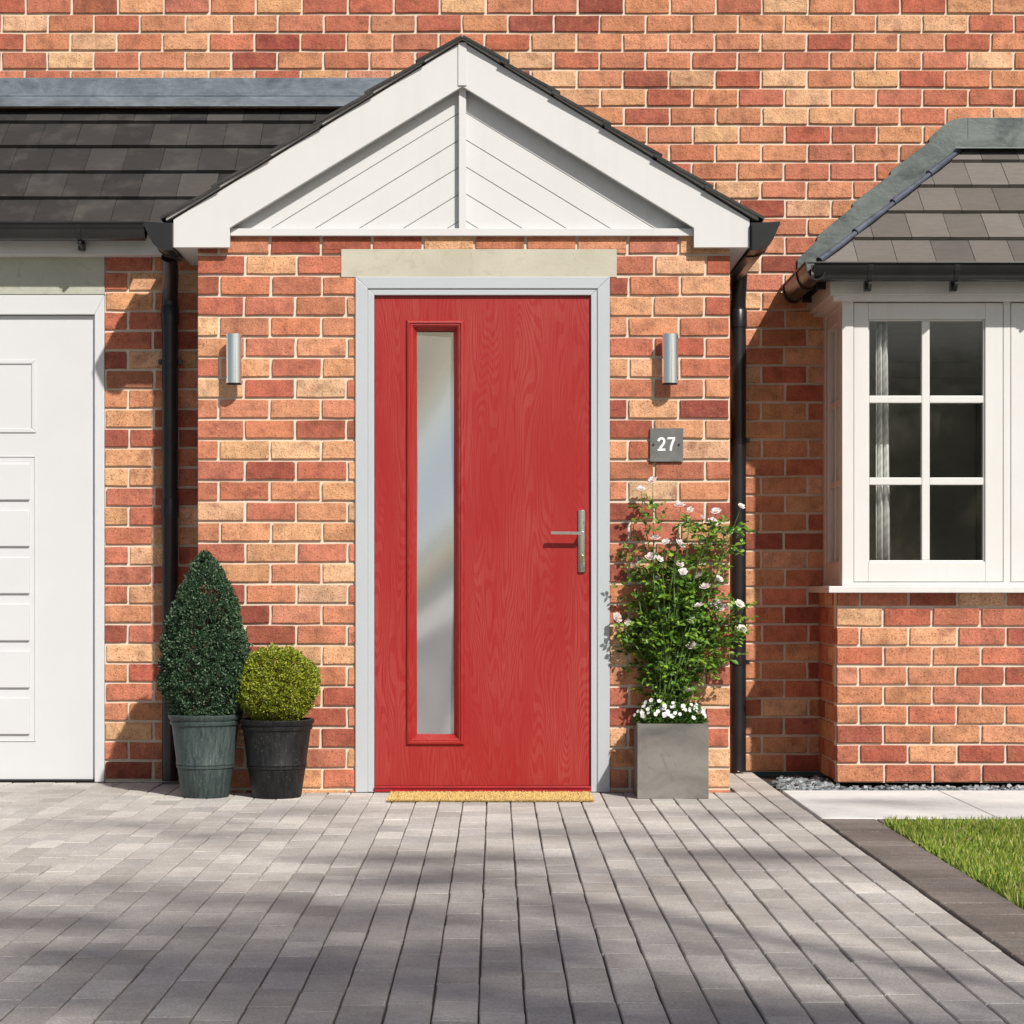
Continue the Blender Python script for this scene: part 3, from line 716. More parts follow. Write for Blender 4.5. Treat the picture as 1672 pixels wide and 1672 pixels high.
zs0, zs1 = at(0, 950, YW).z, at(0, 494, YW).z
G = w4(1418, 1609, 521, 917); cols_ = [(at(1506, 0, YW).x, at(1519, 0, YW).x)]
rows_ = [(at(0, 657.5, YW).z, at(0, 645.5, YW).z), (at(0, 791.5, YW).z, at(0, 779.5, YW).z)]
for i, x in enumerate(sashes):
    dx = x - xs0
    sash(x, x + SW, zs0, zs1, lambda u, d, z: (u, YW + d, z), [(c[0] + dx, c[1] + dx) for c in cols_], rows_, (G[0] + dx, G[1] + dx, G[2], G[3]))
# side sashes
ys0, ys1 = YW + .062, YM - .062; ym = (ys0 + ys1) / 2
for X, sg in ((BXL, 1), (BXR, -1)):
    sash(ys0, ys1, zs0, zs1, lambda u, d, z, X=X, sg=sg: (X + sg * d, u, z), [(ym - .013, ym + .013)], rows_, (ys0 + .06, ys1 - .06, G[2], G[3]))
b = MB(); sy = .375
b.box(1.42, BXR + .05, sy, YW - .0015, at(0, 968, sy).z, at(0, 957, sy).z); b.box(1.42, BXL - .002, YW - .001, YM - .002, at(0, 968, sy).z, at(0, 957, sy).z)
b.box(BXL, BXR, YW - .001, YM, at(0, 968, sy).z + .002, wz0 - .001)
b.build('sill', M['window_white'], bay, bevel=.003)
b = MB()      # cornice in two steps round the head
for (d, y0, y1) in ((.06, 482, 455), (.045, 490.5, 482.5)):
    z0, z1 = at(0, y0, YW - d).z, at(0, y1, YW - d).z
    b.box(BXL - d, BXR + d, YW - d, YW + .055, z0, z1); b.box(BXL - d, BXL + .055, YW + .0555, YM - .003, z0, z1); b.box(BXR - .055, BXR + d, YW + .0555, YM - .003, z0, z1)
b.build('cornice', M['window_white'], bay, bevel=.003)
# bay roof: front slope with hipped ends
CE = Vector((1.368, .30, at(0, 431, .30).z)); TZ = at(0, 240, YM).z; TX = at(1578, 0, YM).x
bre = 4.15; hipdx = TX - CE.x; upb = Vector((0, YM - CE.y, TZ - CE.z)); Lb = upb.length
LG = [(.122, .111, .099), (.15, .137, .122), (.10, .091, .082), (.165, .152, .137), (.13, .118, .106)]
broof = MB()
# half planes in (u,v): right of the left hip, left of the right hip
kx = hipdx / Lb
tiles(broof, CE - Vector((0, 0, .028)), (1, 0, 0), upb, 0, bre - CE.x, Lb, Lb / 4.5, .165, .016, planes=[(1, -kx, 0), (-1, -kx, bre - CE.x)], seed=81, pal=LG)
ups = Vector((hipdx, 0, TZ - CE.z)); Ls = ups.length; k2 = (YM - CE.y) / Ls
tiles(broof, Vector((CE.x, CE.y, CE.z - .028)), (0, 1, 0), ups, 0, YM - CE.y - .004, Ls, Ls / 4.5, .165, .016, planes=[(1, -k2, 0)], seed=82, pal=LG)
upr = Vector((-hipdx, 0, TZ - CE.z))
tiles(broof, Vector((bre, CE.y, CE.z - .028)), (0, 1, 0), upr, 0, YM - CE.y - .004, Ls, Ls / 4.5, .165, .016, planes=[(1, -k2, 0)], seed=83, pal=LG)
broof = broof.build('bay_roof', M['tile'], house)
b = MB()      # stepped lead flashing dressed up the wall
def wpt(x, y): p = at(x, y, YM - .012); return (p.x, p.z)
band = [wpt(1302, 424)]
up_pts = [(1302, 424), (1334, 392), (1334, 386), (1392, 338), (1392, 332), (1454, 285), (1454, 279), (1517, 232), (1517, 226), (1540, 205), (1552, 197), (1566, 193), (1580, 192)]
lo_pts = [(1302, 468), (1578, 244)]
b.prism([wpt(*p) for p in up_pts] + [wpt(1580, 243), wpt(1302, 468)], YM - .013, YM - .003)
rx_ = at(1580, 0, YM - .012).x; mx = bre - (rx_ - CE.x)
b.prism([(rx_, wpt(0, 243)[1]), (mx, wpt(0, 243)[1]), (mx, wpt(0, 192)[1]), (rx_, wpt(0, 192)[1])], YM - .013, YM - .003)
b.prism([(bre - (p[0] - CE.x), p[1]) for p in [wpt(*k) for k in up_pts] + [wpt(1580, 243), wpt(1302, 468)]], YM - .0125, YM - .0035)
z0 = at(0, 226, YM - .02).z; a0 = Vector((TX - .02, YM - .016, z0)); ya = YM - .085; a1 = Vector((TX - .07, ya, at(0, 243, ya).z + .008)); Lw = mx - TX
b.mesh([a0, a0 + Vector((Lw, 0, 0)), a1 + Vector((Lw + .1, 0, 0)), a1, a0 - Vector((0, 0, .008)), a0 + Vector((Lw, 0, -.008)), a1 + Vector((Lw + .1, 0, -.008)), a1 - Vector((0, 0, .008))],
       [(3, 2, 1, 0), (4, 5, 6, 7), (2, 3, 7, 6), (0, 1, 5, 4), (0, 3, 7, 4)])
tag(b.build('flashing', M['lead_green'], broof, bevel=.002), 'green grey stepped lead flashing')
for mir in (0, 1):
    b = MB(); nseg = 4
    hdir = Vector((hipdx, YM - CE.y, TZ - CE.z)); hs = CE + Vector((0, 0, .004))
    for k in range(nseg):
        t0, t1 = k / nseg - (.02 if k else 0), (k + 1) / nseg
        r0 = .013; off = Vector((0, 0, .012 - .006))
        p0, p1 = hs + hdir * t0 + Vector((0, 0, .010)), hs + hdir * t1 + Vector((0, 0, .004))
        if mir: p0.x = bre - (p0.x - CE.x); p1.x = bre - (p1.x - CE.x)
        b.tube([p0, p1], [r0 + .003, r0 - .002], 10)
    b.build('hip_capping', M['lead_roll'], broof, smooth=True)
# bay gutters
gr_ = .047; gzb = CE.z - .004; gyb = CE.y - .018
g = MB(); g.extrude(half_round(gr_), (CE.x - .03, gyb, gzb), (bre + .03, gyb, gzb), (0, 1, 0), (0, 0, 1))
g.extrude(half_round(gr_), (CE.x - .02, gyb - .04, gzb), (CE.x - .02, YM - .003, gzb), (1, 0, 0), (0, 0, 1))
g.tube([(CE.x - .06, gyb - gr_ - .003, gzb), (bre + .06, gyb - gr_ - .003, gzb)], .0045, 8)
g.tube([(CE.x - .02 - gr_ - .003, gyb - .05, gzb), (CE.x - .02 - gr_ - .003, YM - .003, gzb)], .0045, 8)
bg = g.build('gutter', M['black'], house, smooth=True); tag(bg, 'black half round gutter round the bay roof')
for bxp in (1419, 1560, 1720, 1880): gutter_bracket(bg, at(bxp, 0, .28).x, gyb, gzb - .004, gr_)
for yy in (.50, .93):
    c = MB(); c.extrude(half_round(gr_ + .005, .004), (CE.x - .02, yy, gzb), (CE.x - .02, yy + .03, gzb), (1, 0, 0), (0, 0, 1)); c.box(CE.x + .02, CE.x + .06, yy, yy + .03, gzb - .075, gzb - .01)
    c.build('gutter_bracket', M['black'], bg, smooth=True)
# room behind the bay
b = MB(); rx0, rx1, ry1, rz0, rz1 = 1.3, 4.4, 4.3, .3, 2.19
def inward(x0, x1, y0, y1, z0, z1, open_front=True):
    v = [(x0, y0, z0), (x1, y0, z0), (x1, y1, z0), (x0, y1, z0), (x0, y0, z1), (x1, y0, z1), (x1, y1, z1), (x0, y1, z1)]
    b.mesh(v, [(0, 1, 2, 3)], mi=2); b.mesh(v, [(7, 6, 5, 4)], mi=1); b.mesh(v, [(1, 5, 6, 2), (2, 6, 7, 3), (3, 7, 4, 0)], mi=0)
inward(rx0, rx1, YM + .11, ry1, rz0, rz1)
b.box(rx0 + .01, rx1 - .01, ry1 - .06, ry1 - .01, rz1 - .09, rz1 - .005, mi=0); b.box(2.9, 3.7, ry1 - .05, ry1 - .01, rz0, 2.0, mi=2)
# soffit board and window board inside the bay
b.box(BXL + .061, BXR - .061, YW + .061, YM + .11, wz1 + .012, wz1 + .03, mi=1); b.box(BXL + .061, BXR - .061, YW + .07, YM + .11, wz0 - .03, wz0 - .012, mi=1)
M['floorboard'] = m_plain('floor_carpet', (.5, .48, .44), .5)
b.build('room_interior', [M['plaster'], M['ceiling'], M['floorboard']], house)
# curtain: front edge showing at the corner; unseen side run added to block sunlight
cu = MB(); cx0, cx1 = at(1431, 0, .535).x, at(1450, 0, .535).x; n = 28; cz0, cz1 = wz0 + .01, wz1 - .02
for k in range(n):
    def cp(k, z): t = k / n; fl = .25 * (1 - (z - cz0) / (cz1 - cz0)); return (cx0 + (cx1 - cx0) * t * (1 + fl), .535 + .016 * math.sin(t * 14), z)
    for (za, zb_) in ((cz0, (cz0 + cz1) / 2), ((cz0 + cz1) / 2, cz1)):
        cu.face([cp(k, za), cp(k + 1, za), cp(k + 1, zb_), cp(k, zb_)])
        if k < n - 1: ya_, yb_ = .493 + .54 * k / (n - 1), .493 + .54 * (k + 1) / (n - 1); f_ = lambda y: 1.590 - .010 * math.sin(y * 95); cu.face([(f_(ya_), ya_, za), (f_(yb_), yb_, za), (f_(yb_), yb_, zb_), (f_(ya_), ya_, zb_)][::-1])
o = cu.build('curtain', M['curtain'], None, smooth=True); sm = o.modifiers.new('thick', 'SOLIDIFY'); sm.thickness = .002
tag(o, 'pale patterned curtain hanging inside the bay window', 'curtain')

# ------------------------------------------------------------------ lamps and number
def wall_lamp(xpx, lab):
    x = at(xpx, 0, -.05).x; z0, z1 = at(0, 627, -.06).z, at(0, 545, -.06).z; r = .0335; yc = -.058
    root = empty('wall_lamp', (x, 0, z0)); tag(root, lab, 'wall lamp', 'steel cylinder lamps beside the front door')
    b = MB(); b.lathe([(r - .003, .002), (r, .003), (r, .012), (r - .0006, .0125), (r - .0006, .0135), (r, .014), (r, z1 - z0 - .014), (r - .0006, z1 - z0 - .0135), (r - .0006, z1 - z0 - .0125), (r, z1 - z0 - .012), (r, z1 - z0 - .002), (r - .003, z1 - z0)], 48, (x, yc, z0)); b.build('lamp_body', M['steel'], root, smooth=True)
    b = MB(); b.lathe([(0, .0), (r - .004, 0), (r - .003, .004), (r - .003, .016), (0, .016)], 32, (x, yc, z0 - .002)); b.build('lamp_glass', M['rubber'], root, smooth=True)
    b = MB(); b.box(x - .022, x + .022, yc + .02, -.001, z0 + .06, z1 - .06); b.build('wall_bracket', M['steel'], root, bevel=.002)
wall_lamp(383, 'steel cylinder wall lamp between the garage downpipe and the front door')
wall_lamp(1094, 'steel cylinder wall lamp above the slate number sign')
pl = px4(1061, 1115, 699.5, 754)
b = MB(); b.box(pl[0], pl[1], -.012, -.0015, pl[2], pl[3]); sign = b.build('house_number_sign', M['slate'], None, bevel=.0012)
tag(sign, 'square grey slate sign reading 27 on the brick wall', 'sign')
def ribbon(mb, pts, wd, y0, y1):
    """a flat stroke of constant width along 2D points, as one run of short prisms with mitred joints"""
    L_, R_ = [], []
    for i, p in enumerate(pts):
        p = Vector(p); d0 = (p - Vector(pts[i - 1])).normalized() if i else None; d1 = (Vector(pts[i + 1]) - p).normalized() if i < len(pts) - 1 else None
        t = ((d0 or d1) + (d1 or d0)).normalized(); nrm = Vector((-t.y, t.x)); k = wd / 2 / max(.45, nrm.dot(Vector((-(d1 or d0).y, (d1 or d0).x))))
        L_.append(p + nrm * k); R_.append(p - nrm * k)
    mb.prism([tuple(p) for p in L_] + [tuple(p) for p in R_[::-1]], y0, y1)
nb = MB(); nc = at(1088, 725, -.0125); hgt_, wn_, st_ = .0555, .033, .0092
def dg(ox, P): return [(nc.x + ox + p[0] * wn_, nc.z - hgt_ / 2 + p[1] * hgt_) for p in P]
two = [(.13, .70)] + [(.5 - .36 * math.cos(t), .715 + .205 * math.sin(t)) for t in [R(a) for a in (25, 50, 75, 100, 125, 150, 175, 200)]] + [(.74, .50), (.52, .33), (.30, .16)]
ribbon(nb, dg(-.0365, two), st_, -.0138, -.0122)
nb.prism(dg(-.0365, [(.02, 0), (.98, 0), (.98, .165), (.30, .165), (.02, .13)]), -.01385, -.01222)
nb.prism(dg(.0035, [(.03, 1.0), (.98, 1.0), (.98, .87), (.03, .835)]), -.01385, -.01222)
ribbon(nb, dg(.0035, [(.86, .88), (.66, .62), (.50, .34), (.42, .0)]), st_, -.0138, -.0122)
o = nb.build('number', M['digit'], sign)
for xs in (1067, 1108.5):
    b = MB(); b.lathe([(0, -.0), (.0042, 0), (.0042, .003), (0, .003)], 14); sc_ = b.build('screw', M['screw'], sign); sc_.data.transform(Matrix.Translation(at(xs, 726, -.0125)) @ Matrix.Rotation(R(90), 4, 'X'))

# ------------------------------------------------------------------ ground
b = MB(); b.face([(-150, -150, -.07), (150, -150, -.07), (150, 150, -.07), (-150, 150, -.07)]); tag(b.build('ground', M['ground']), kind='structure')
b = MB(); b.box(1.17, 6, -1.085, 1.05, -.065, -.022); tag(b.build('planting_soil', M['soil']), kind='structure')
b = MB(); b.face([(-150, -25, -.064), (150, -25, -.064), (150, -16, -.064), (-150, -16, -.064)]); tag(b.build('road', m_plain('asphalt', (.05, .05, .052), .85, .25, 40, .5, 150)), kind='structure')  # unseen road, added as a dark surface for the door glass to reflect
dr = MB(); PW = .0925; PE = 1.170
dr.box(-6, PE, -11, 1.0, -.06, -.009, (.08, .07, .06), 1)
PG = [(.57, .535, .49), (.62, .585, .54), (.515, .485, .445), (.59, .56, .52), (.54, .515, .485), (.65, .615, .565)]
r = random.Random(5)
def block(mb, x0, x1, y0, y1, c, g=.0016, top=0.0, e=.0025, gx=.0021):
    x0 += gx; x1 -= gx; y0 += g; y1 -= g; z = top + r.uniform(-.0008, .0008); t = [r.uniform(-.0007, .0007) for _ in range(4)]
    o_ = [(x0, y0), (x1, y0), (x1, y1), (x0, y1)]; i_ = [(x0 + e, y0 + e * .7), (x1 - e, y0 + e * .7), (x1 - e, y1 - e * .7), (x0 + e, y1 - e * .7)]
    jx = r.uniform(-.0012, .0012)
    vs = [(p[0] + jx, p[1], z + t[k]) for k, p in enumerate(i_)] + [(p[0] + jx, p[1], z - .0028 + t[k]) for k, p in enumerate(o_)] + [(p[0] + jx, p[1], -.03) for p in o_]
    fs = [(0, 1, 2, 3)]
    for k in range(4): k2_ = (k + 1) % 4; fs += [(4 + k, 4 + k2_, k2_, k), (8 + k, 8 + k2_, 4 + k2_, 4 + k)]
    mb.mesh(vs, fs, c)
ncol = 66
for k in range(ncol):
    x1 = PE - k * PW; x0 = x1 - PW; off = r.uniform(0, .2)
    y = -11 - off
    while y < 1.0:
        y0, y1 = max(y, -11), min(y + .2, 1.0); y += .2
        xm = (x0 + x1) / 2
        lim = 1.0 - .003 if xm > PX1 else (-.002 if xm > PX0 - .04 else YG - .004)
        y1 = min(y1, lim)
        if y1 - y0 < .02: continue
        v = r.uniform(.88, 1.1); block(dr, x0, x1, y0, y1, tuple(c * v for c in r.choice(PG)))
tag(dr.build('driveway', [M['paver'], M['sand']]), 'grey block paved driveway', kind='structure')
# brown border
bd = MB(); BR = [(.21, .175, .155), (.235, .20, .175), (.19, .16, .14), (.225, .195, .175)]
bd.box(PE + .002, 1.367, -11, -1.086, -.06, -.012, (.07, .06, .05), 1); bd.box(1.3675, 6, -1.195, -1.086, -.06, -.012, (.07, .06, .05), 1)
y = -11
while y < -1.09:
    block(bd, PE + .001, 1.3665, y, min(y + .1, -1.087), r.choice(BR), top=.006); y += .1
x = 1.3675
while x < 6: block(bd, x, x + .1, -1.194, -1.087, r.choice(BR), top=.006); x += .1
tag(bd.build('paving_border', [M['paver'], M['sand']]), 'brown block border round the lawn', kind='structure')
sb = MB(); x = PE + .002
for wd in (.638, .64, .64, .64, .64, .64, .64): sb.box(x + .0015, x + wd - .0015, -1.083, -.004, -.04, .009); x += wd
tag(sb.build('path', M['slab'], bevel=.004), 'pale slab path', kind='structure')
# slate chippings
N = 5200; V, F, C = [], [], []
for k in range(N):
    if r.random() < .8: cx_, cy_ = r.uniform(1.19, 4.5), r.triangular(.0, .35, .06)
    else: cx_, cy_ = r.uniform(1.19, 1.45), r.uniform(.0, .93)
    if cx_ < 1.24 and cy_ > .55: continue
    if cx_ < 1.46 and cy_ > .1 + (cx_ - 1.19) * 0 + r.uniform(.3, .75): continue
    s_ = r.uniform(.007, .019); rot = Matrix.Rotation(r.uniform(0, 6.3), 3, 'Z') @ Matrix.Rotation(r.uniform(-.7, .7), 3, 'X') @ Matrix.Rotation(r.uniform(-.5, .5), 3, 'Y')
    cz_ = -.016 + r.uniform(0, .014); n_ = 5; pts = [(s_ * r.uniform(.6, 1.2) * math.cos(6.283 * i / n_ + r.uniform(-.3, .3)), s_ * r.uniform(.5, .9) * math.sin(6.283 * i / n_)) for i in range(n_)]
    i0 = len(V); t_ = s_ * r.uniform(.25, .5)
    V += [tuple(rot @ Vector((p[0], p[1], t_)) + Vector((cx_, cy_, cz_))) for p in pts] + [tuple(rot @ Vector((p[0], p[1], -t_)) + Vector((cx_, cy_, cz_))) for p in pts]
    c = r.choice([(.17, .19, .205), (.26, .285, .30), (.10, .11, .12), (.36, .385, .40), (.06, .065, .07), (.20, .23, .25)])
    for f in [tuple(range(5)), (9, 8, 7, 6, 5)] + [((i + 1) % 5, i, 5 + i, 5 + (i + 1) % 5) for i in range(5)]: F.append(tuple(i0 + j for j in f)); C.append(c)
gm = MB(); gm.v, gm.f, gm.c, gm.mi = V, F, C, [0] * len(F); tag(gm.build('slate_gravel', M['chip']), 'blue grey slate chippings along the bay wall', kind='stuff')
# lawn
b = MB(); b.box(1.369, 6, -11, -1.197, -.06, -.006); tag(b.build('lawn_soil', m_plain('lawn_soil', (.05, .06, .02), .95, .3, 30)), kind='structure')
def grass_patch(n, x0, x1, y0, y1):
    c = np.stack([rng.uniform(x0, x1, n), rng.uniform(y0, y1, n), np.full(n, -.007)], 1)
    d = np.stack([rng.normal(0, .42, n), rng.normal(0, .42, n), np.ones(n)], 1)
    return c, d
p1 = grass_patch(62000, 1.372, 2.45, -4.2, -1.2); p2 = grass_patch(26000, 2.3, 6, -6, -1.2); p3 = grass_patch(22000, 1.372, 6, -11, -4.2)
c = np.concatenate([p[0] for p in (p1, p2, p3)]); d = np.concatenate([p[1] for p in (p1, p2, p3)]); n = len(c)
base = np.where(rng.random((n, 1)) < .3, np.array([[.40, .44, .075]]), np.array([[.20, .31, .035]])); base = np.where(rng.random((n, 1)) < .10, np.array([[.55, .52, .22]]), base)
gc = base * rng.uniform(.65, 1.3, (n, 1))
g = leaf_mesh('lawn', c, d, unit(n), rng.uniform(.022, .048, n), rng.uniform(.0028, .005, n), gc, M['grass']); tag(g, 'short green lawn beside the driveway', 'lawn', kind='stuff')

# ------------------------------------------------------------------ door mat
b = MB(); mx0, mx1, my0, my1 = -.4225, .387, -.41, -.05
b.box(mx0 + .004, mx1 - .004, my0 + .004, my1, .001, .007); mat_ = b.build('doormat', M['coir_base'], None, bevel=.003); tag(mat_, 'golden coir doormat in front of the red door', 'doormat')
n = 26000; ed = rng.random(n)
c = np.stack([rng.uniform(mx0, mx1, n), my0 + (my1 - my0) * rng.random(n) ** 1.6, np.full(n, .006)], 1)
fr = ed < .22; c[fr, 1] = my0 + rng.uniform(-.006, .006, fr.sum()); c[fr, 2] = rng.uniform(.002, .007, fr.sum())
d = np.stack([rng.normal(0, .5, n), rng.normal(0, .5, n) - .1, np.ones(n) * .8], 1); d[fr, 1] -= .6
cc = np.where(rng.random((n, 1)) < .12, np.array([[.22, .09, .03]]), np.array([[.80, .60, .25]])) * rng.uniform(.65, 1.3, (n, 1))
leaf_mesh('bristles', c, d, unit(n), rng.uniform(.004, .009, n), .0016, np.clip(cc, 0, 1), M['coir'], mat_)['kind'] = 'stuff'

# ------------------------------------------------------------------ potted shrubs
def pot(name, prof, center, mat, parent):
    b = MB(); b.lathe(prof, 64, center); return b.build(name, mat, parent, smooth=True)
def pot_profile(rb, rt, h, wall=.010, rim=.012, bandz=.39):
    def rr(z): return rb + (rt - rb) * z / h
    P = [(0, .001), (rb - .004, .001), (rb, .005), (rr(bandz * h - .012), bandz * h - .012), (rr(bandz * h) + .003, bandz * h - .010), (rr(bandz * h) + .003, bandz * h - .002), (rr(bandz * h) + .0005, bandz * h),
         (rr(bandz * h) + .004, bandz * h + .003), (rr(bandz * h) + .004, bandz * h + .010), (rr(bandz * h + .016), bandz * h + .014)]
    P += [(rr(h - .045) - .001, h - .045), (rr(h - .04) + .005, h - .040), (rr(h - .03) + .006, h - .030), (rr(h - .026) + .001, h - .026), (rr(h - .022) + .003, h - .022),
          (rt + rim * .6, h - .014), (rt + rim * .7, h - .004), (rt + rim * .4, h), (rt - wall + .004, h), (rt - wall, h - .004), (rt - wall - .01, h - .06), (0, h - .06)]
    return P
def topiary(name, lab, cat, cx_, cy_, pr, potmat, env, zc, nleaf, cols, lsize, core):
    root = empty(name, (cx_, cy_, 0)); tag(root, lab, cat, 'potted evergreens by the garage corner')
    pot('pot', pr, (cx_, cy_, 0), potmat, root)
    h = max(p[1] for p in pr); rt = pr[-3][0]
    b = MB(); b.lathe([(rt + .001, -.03), (rt * .5, -.024), (0, -.022)], 32, (cx_, cy_, h)); b.build('soil', M['soil'], root)
    b = MB(); b.tube([(cx_, cy_, h - .03), (cx_ + .004, cy_, zc[0] + .1), (cx_ - .004, cy_ + .004, zc[1] * .6 + zc[0] * .4)], [.014, .012, .006], 8)
    for k in range(26):
        a = random.uniform(0, 6.28); z = random.uniform(zc[0] + .02, zc[1] - .1); rad = env(z) * .85
        b.tube([(cx_, cy_, z - .05), (cx_ + math.cos(a) * rad * .5, cy_ + math.sin(a) * rad * .5, z - .01), (cx_ + math.cos(a) * rad, cy_ + math.sin(a) * rad, z + .03)], [.005, .003, .0015], 5)
    b.build('stem', M['bark'], root)
    n = nleaf * 3; z = rng.uniform(zc[0], zc[1], n); a = rng.uniform(0, 2 * np.pi, n)
    er = np.array([env(t) for t in z]); keep = rng.random(n) < np.maximum(er / er.max(), .55); z, a, er = z[keep], a[keep], er[keep]; n = len(z)
    rad = er * np.where(rng.random(n) < .75, 1 - np.abs(rng.normal(0, .07, n)), rng.uniform(.3, 1, n) ** .5)
    P = np.stack([np.cos(a) * rad, np.sin(a) * rad, z], 1)
    # clump the surface with a noise field so gaps and tufts appear
    f = np.array([mnoise.noise(Vector(p) * 26 + Vector((cx_ * 7, 0, 0))) for p in P]); f2 = np.array([mnoise.noise(Vector(p) * 9) for p in P])
    P[:, :2] *= (1 + .12 * f + .09 * f2 + np.where(rng.random(n) < .06, rng.uniform(0, .11, n), 0))[:, None]; P[:, 2] += .012 * f + np.where(rng.random(n) < .05, .012, 0); keep = (f + rng.uniform(-.3, .3, n) > -.27); P, a, f = P[keep], a[keep], f[keep]; n = len(P)
    out = np.stack([P[:, 0], P[:, 1], (P[:, 2] - (zc[0] * .6 + zc[1] * .4)) * .4], 1); out /= np.linalg.norm(out, axis=1, keepdims=True) + 1e-6
    P = P + np.array([cx_, cy_, 0])
    k = 4; cen = np.repeat(P, k, 0) + rng.normal(0, lsize * .35, (n * k, 3)); dr_ = np.repeat(out, k, 0) * .8 + unit(n * k) * .9 + np.array([0, 0, .35]); nm = np.repeat(out, k, 0) * .5 + unit(n * k)
    pick = rng.integers(0, len(cols), n * k); cc = np.clip(np.array(cols)[pick] * rng.uniform(.7, 1.3, (n * k, 1)), 0, 1)
    leaf_mesh('foliage', cen, dr_, nm, rng.uniform(.75, 1.25, n * k) * lsize, rng.uniform(.42, .6, n * k) * lsize, cc, M['leaf_dark'], root)
    return root
# tall cone
k_ = at(341, 1304, -.255); ccx = (335 - CX) / (400 * D / (D - .18)); ccy = -.175
zc0, zc1 = at(0, 1168, ccy).z, at(0, 906, ccy).z
def cone_env(z):
    t = (z - zc0) / (zc1 - zc0); t = min(1, max(0, t))
    return .178 * min(1.0, (.70 + 1.4 * t) if t < .2 else 1.0) * ((1 - ((t - .2) / .8) ** 1.75) ** .76 if t > .2 else 1.0) + .004
zr = at(0, 1168, ccy - .1).z
topiary('potted_conifer', 'tall dark green cone shrub in a weathered green pot', 'potted shrub', ccx, ccy, pot_profile(.0955, .140, zr), M['pot_green'], cone_env, (zc0, zc1), 7400,
        [(.026, .062, .028), (.036, .085, .036), (.018, .045, .024), (.06, .12, .055), (.115, .17, .10)], .0115, None)
bcy = -.195; bcx = (452 - CX) / (400 * D / (D + bcy)); bz0, bz1 = at(0, 1184, bcy).z, at(0, 1060, bcy).z; bzc = at(0, 1120, bcy).z
def ball_env(z):
    t = (z - bzc) / .152; return .158 * math.sqrt(max(0.02, 1 - t * t)) if abs(t) < 1 else .03
zr2 = at(0, 1176, bcy - .1).z
topiary('potted_ball_shrub', 'round yellow green ball shrub in a black glazed pot', 'potted shrub', bcx, bcy, pot_profile(.098, .142, zr2, bandz=.41), M['pot_black'], ball_env, (bz0, bz1), 4200,
        [(.27, .31, .025), (.18, .23, .02), (.38, .41, .045), (.11, .15, .015), (.31, .34, .03)], .0105, None)

# ------------------------------------------------------------------ planter with rose and bedding
pf = px4(1041, 1157, 1182, 1304.5, -.275); PY0, PY1 = -.275, -.012
b = MB(); t_ = .016
x0, x1, z1 = pf[0], pf[1], pf[3]
b.box(x0, x1, PY0, PY1, .001, .04)
for (a, b2, c_, d_) in ((x0, x1, PY0, PY0 + t_), (x0, x1, PY1 - t_, PY1), (x0, x0 + t_, PY0 + t_, PY1 - t_), (x1 - t_, x1, PY0 + t_, PY1 - t_)): b.box(a, b2, c_, d_, .0402, z1)
pln = b.build('planter', M['concrete'], None); tag(pln, 'square grey concrete planter right of the front door', 'planter')
b = MB(); b.box(x0 + t_, x1 - t_, PY0 + t_, PY1 - t_, z1 - .08, z1 - .02); b.build('soil', M['soil'], pln)
pcx, pcy = (x0 + x1) / 2, (PY0 + PY1) / 2
rose = empty('rose_bush', (pcx, pcy, z1 - .02)); tag(rose, 'climbing rose bush with pale pink blooms growing from the concrete planter', 'rose bush')
blooms = [(1066, 785), (1047, 799), (1111, 826), (1127, 833), (1169, 836), (1147, 847), (1164, 853), (1210, 827), (1069, 879), (1087, 886), (1110, 889), (1188, 873), (1033, 925), (1044, 916), (1063, 910), (1077, 913), (1109, 922), (1115, 934), (1111, 944), (1073, 945), (1141, 941), (1173, 946), (1152, 959), (1174, 982), (1141, 990), (1163, 989), (1176, 993), (1190, 991), (1207, 987), (1130, 1014), (1007, 1009), (1025, 1017), (1053, 1037), (1056, 1045), (1130, 1055), (1139, 1079), (1211, 1028), (1126, 1128)]
stems = MB(); leaflets = []; rr_ = random.Random(9)
bl_pts = []
def spray(p0, p1, nleaf, wob=.012):
    """cane from p0 to p1 with compound leaves along it"""
    p0, p1 = Vector(p0), Vector(p1); pts = []
    mid = p0.lerp(p1, .5) + Vector((rr_.uniform(-.03, .03), rr_.uniform(-.03, .03), rr_.uniform(0, .05)))
    for i in range(7):
        t = i / 6; pts.append(p0 * (1 - t) ** 2 + mid * 2 * t * (1 - t) + p1 * t * t)
    stems.tube(pts, [.0035 - .0024 * i / 6 for i in range(7)], 5)
    for i in range(nleaf):
        t = rr_.uniform(.25, .93); q_ = p0 * (1 - t) ** 2 + mid * 2 * t * (1 - t) + p1 * t * t
        leaf_at(q_)
def leaf_at(q_):
    a = rr_.uniform(0, 6.283); d_ = Vector((math.cos(a), math.sin(a) * .8, rr_.uniform(-.25, .6))).normalized(); L = rr_.uniform(.035, .06)
    sd = d_.cross(Vector((0, 0, 1))).normalized(); nrm = sd.cross(d_) * .5 + Vector((rr_.uniform(-.7, .9), rr_.uniform(-1.1, .1), rr_.uniform(-.1, .9)))
    for f_, sg in ((.45, 1), (.45, -1), (.78, 1), (.78, -1), (1.0, 0)):
        bp = q_ + d_ * L * f_; dd = (d_ * (1 if sg == 0 else .45) + sd * sg + Vector((rr_.uniform(-.5, .5), rr_.uniform(-.4, .4), rr_.uniform(-.8, .8)))).normalized()
        leaflets.append((bp, dd, nrm, rr_.uniform(.018, .029)))
    stems.tube([q_, q_ + d_ * L], [.0009, .0006], 4)
for (bx_, by_) in blooms:
    Yb = rr_.uniform(-.20, -.12) if bx_ > 1060 else rr_.uniform(-.07, -.03); bl_pts.append(at(bx_, by_, Yb))
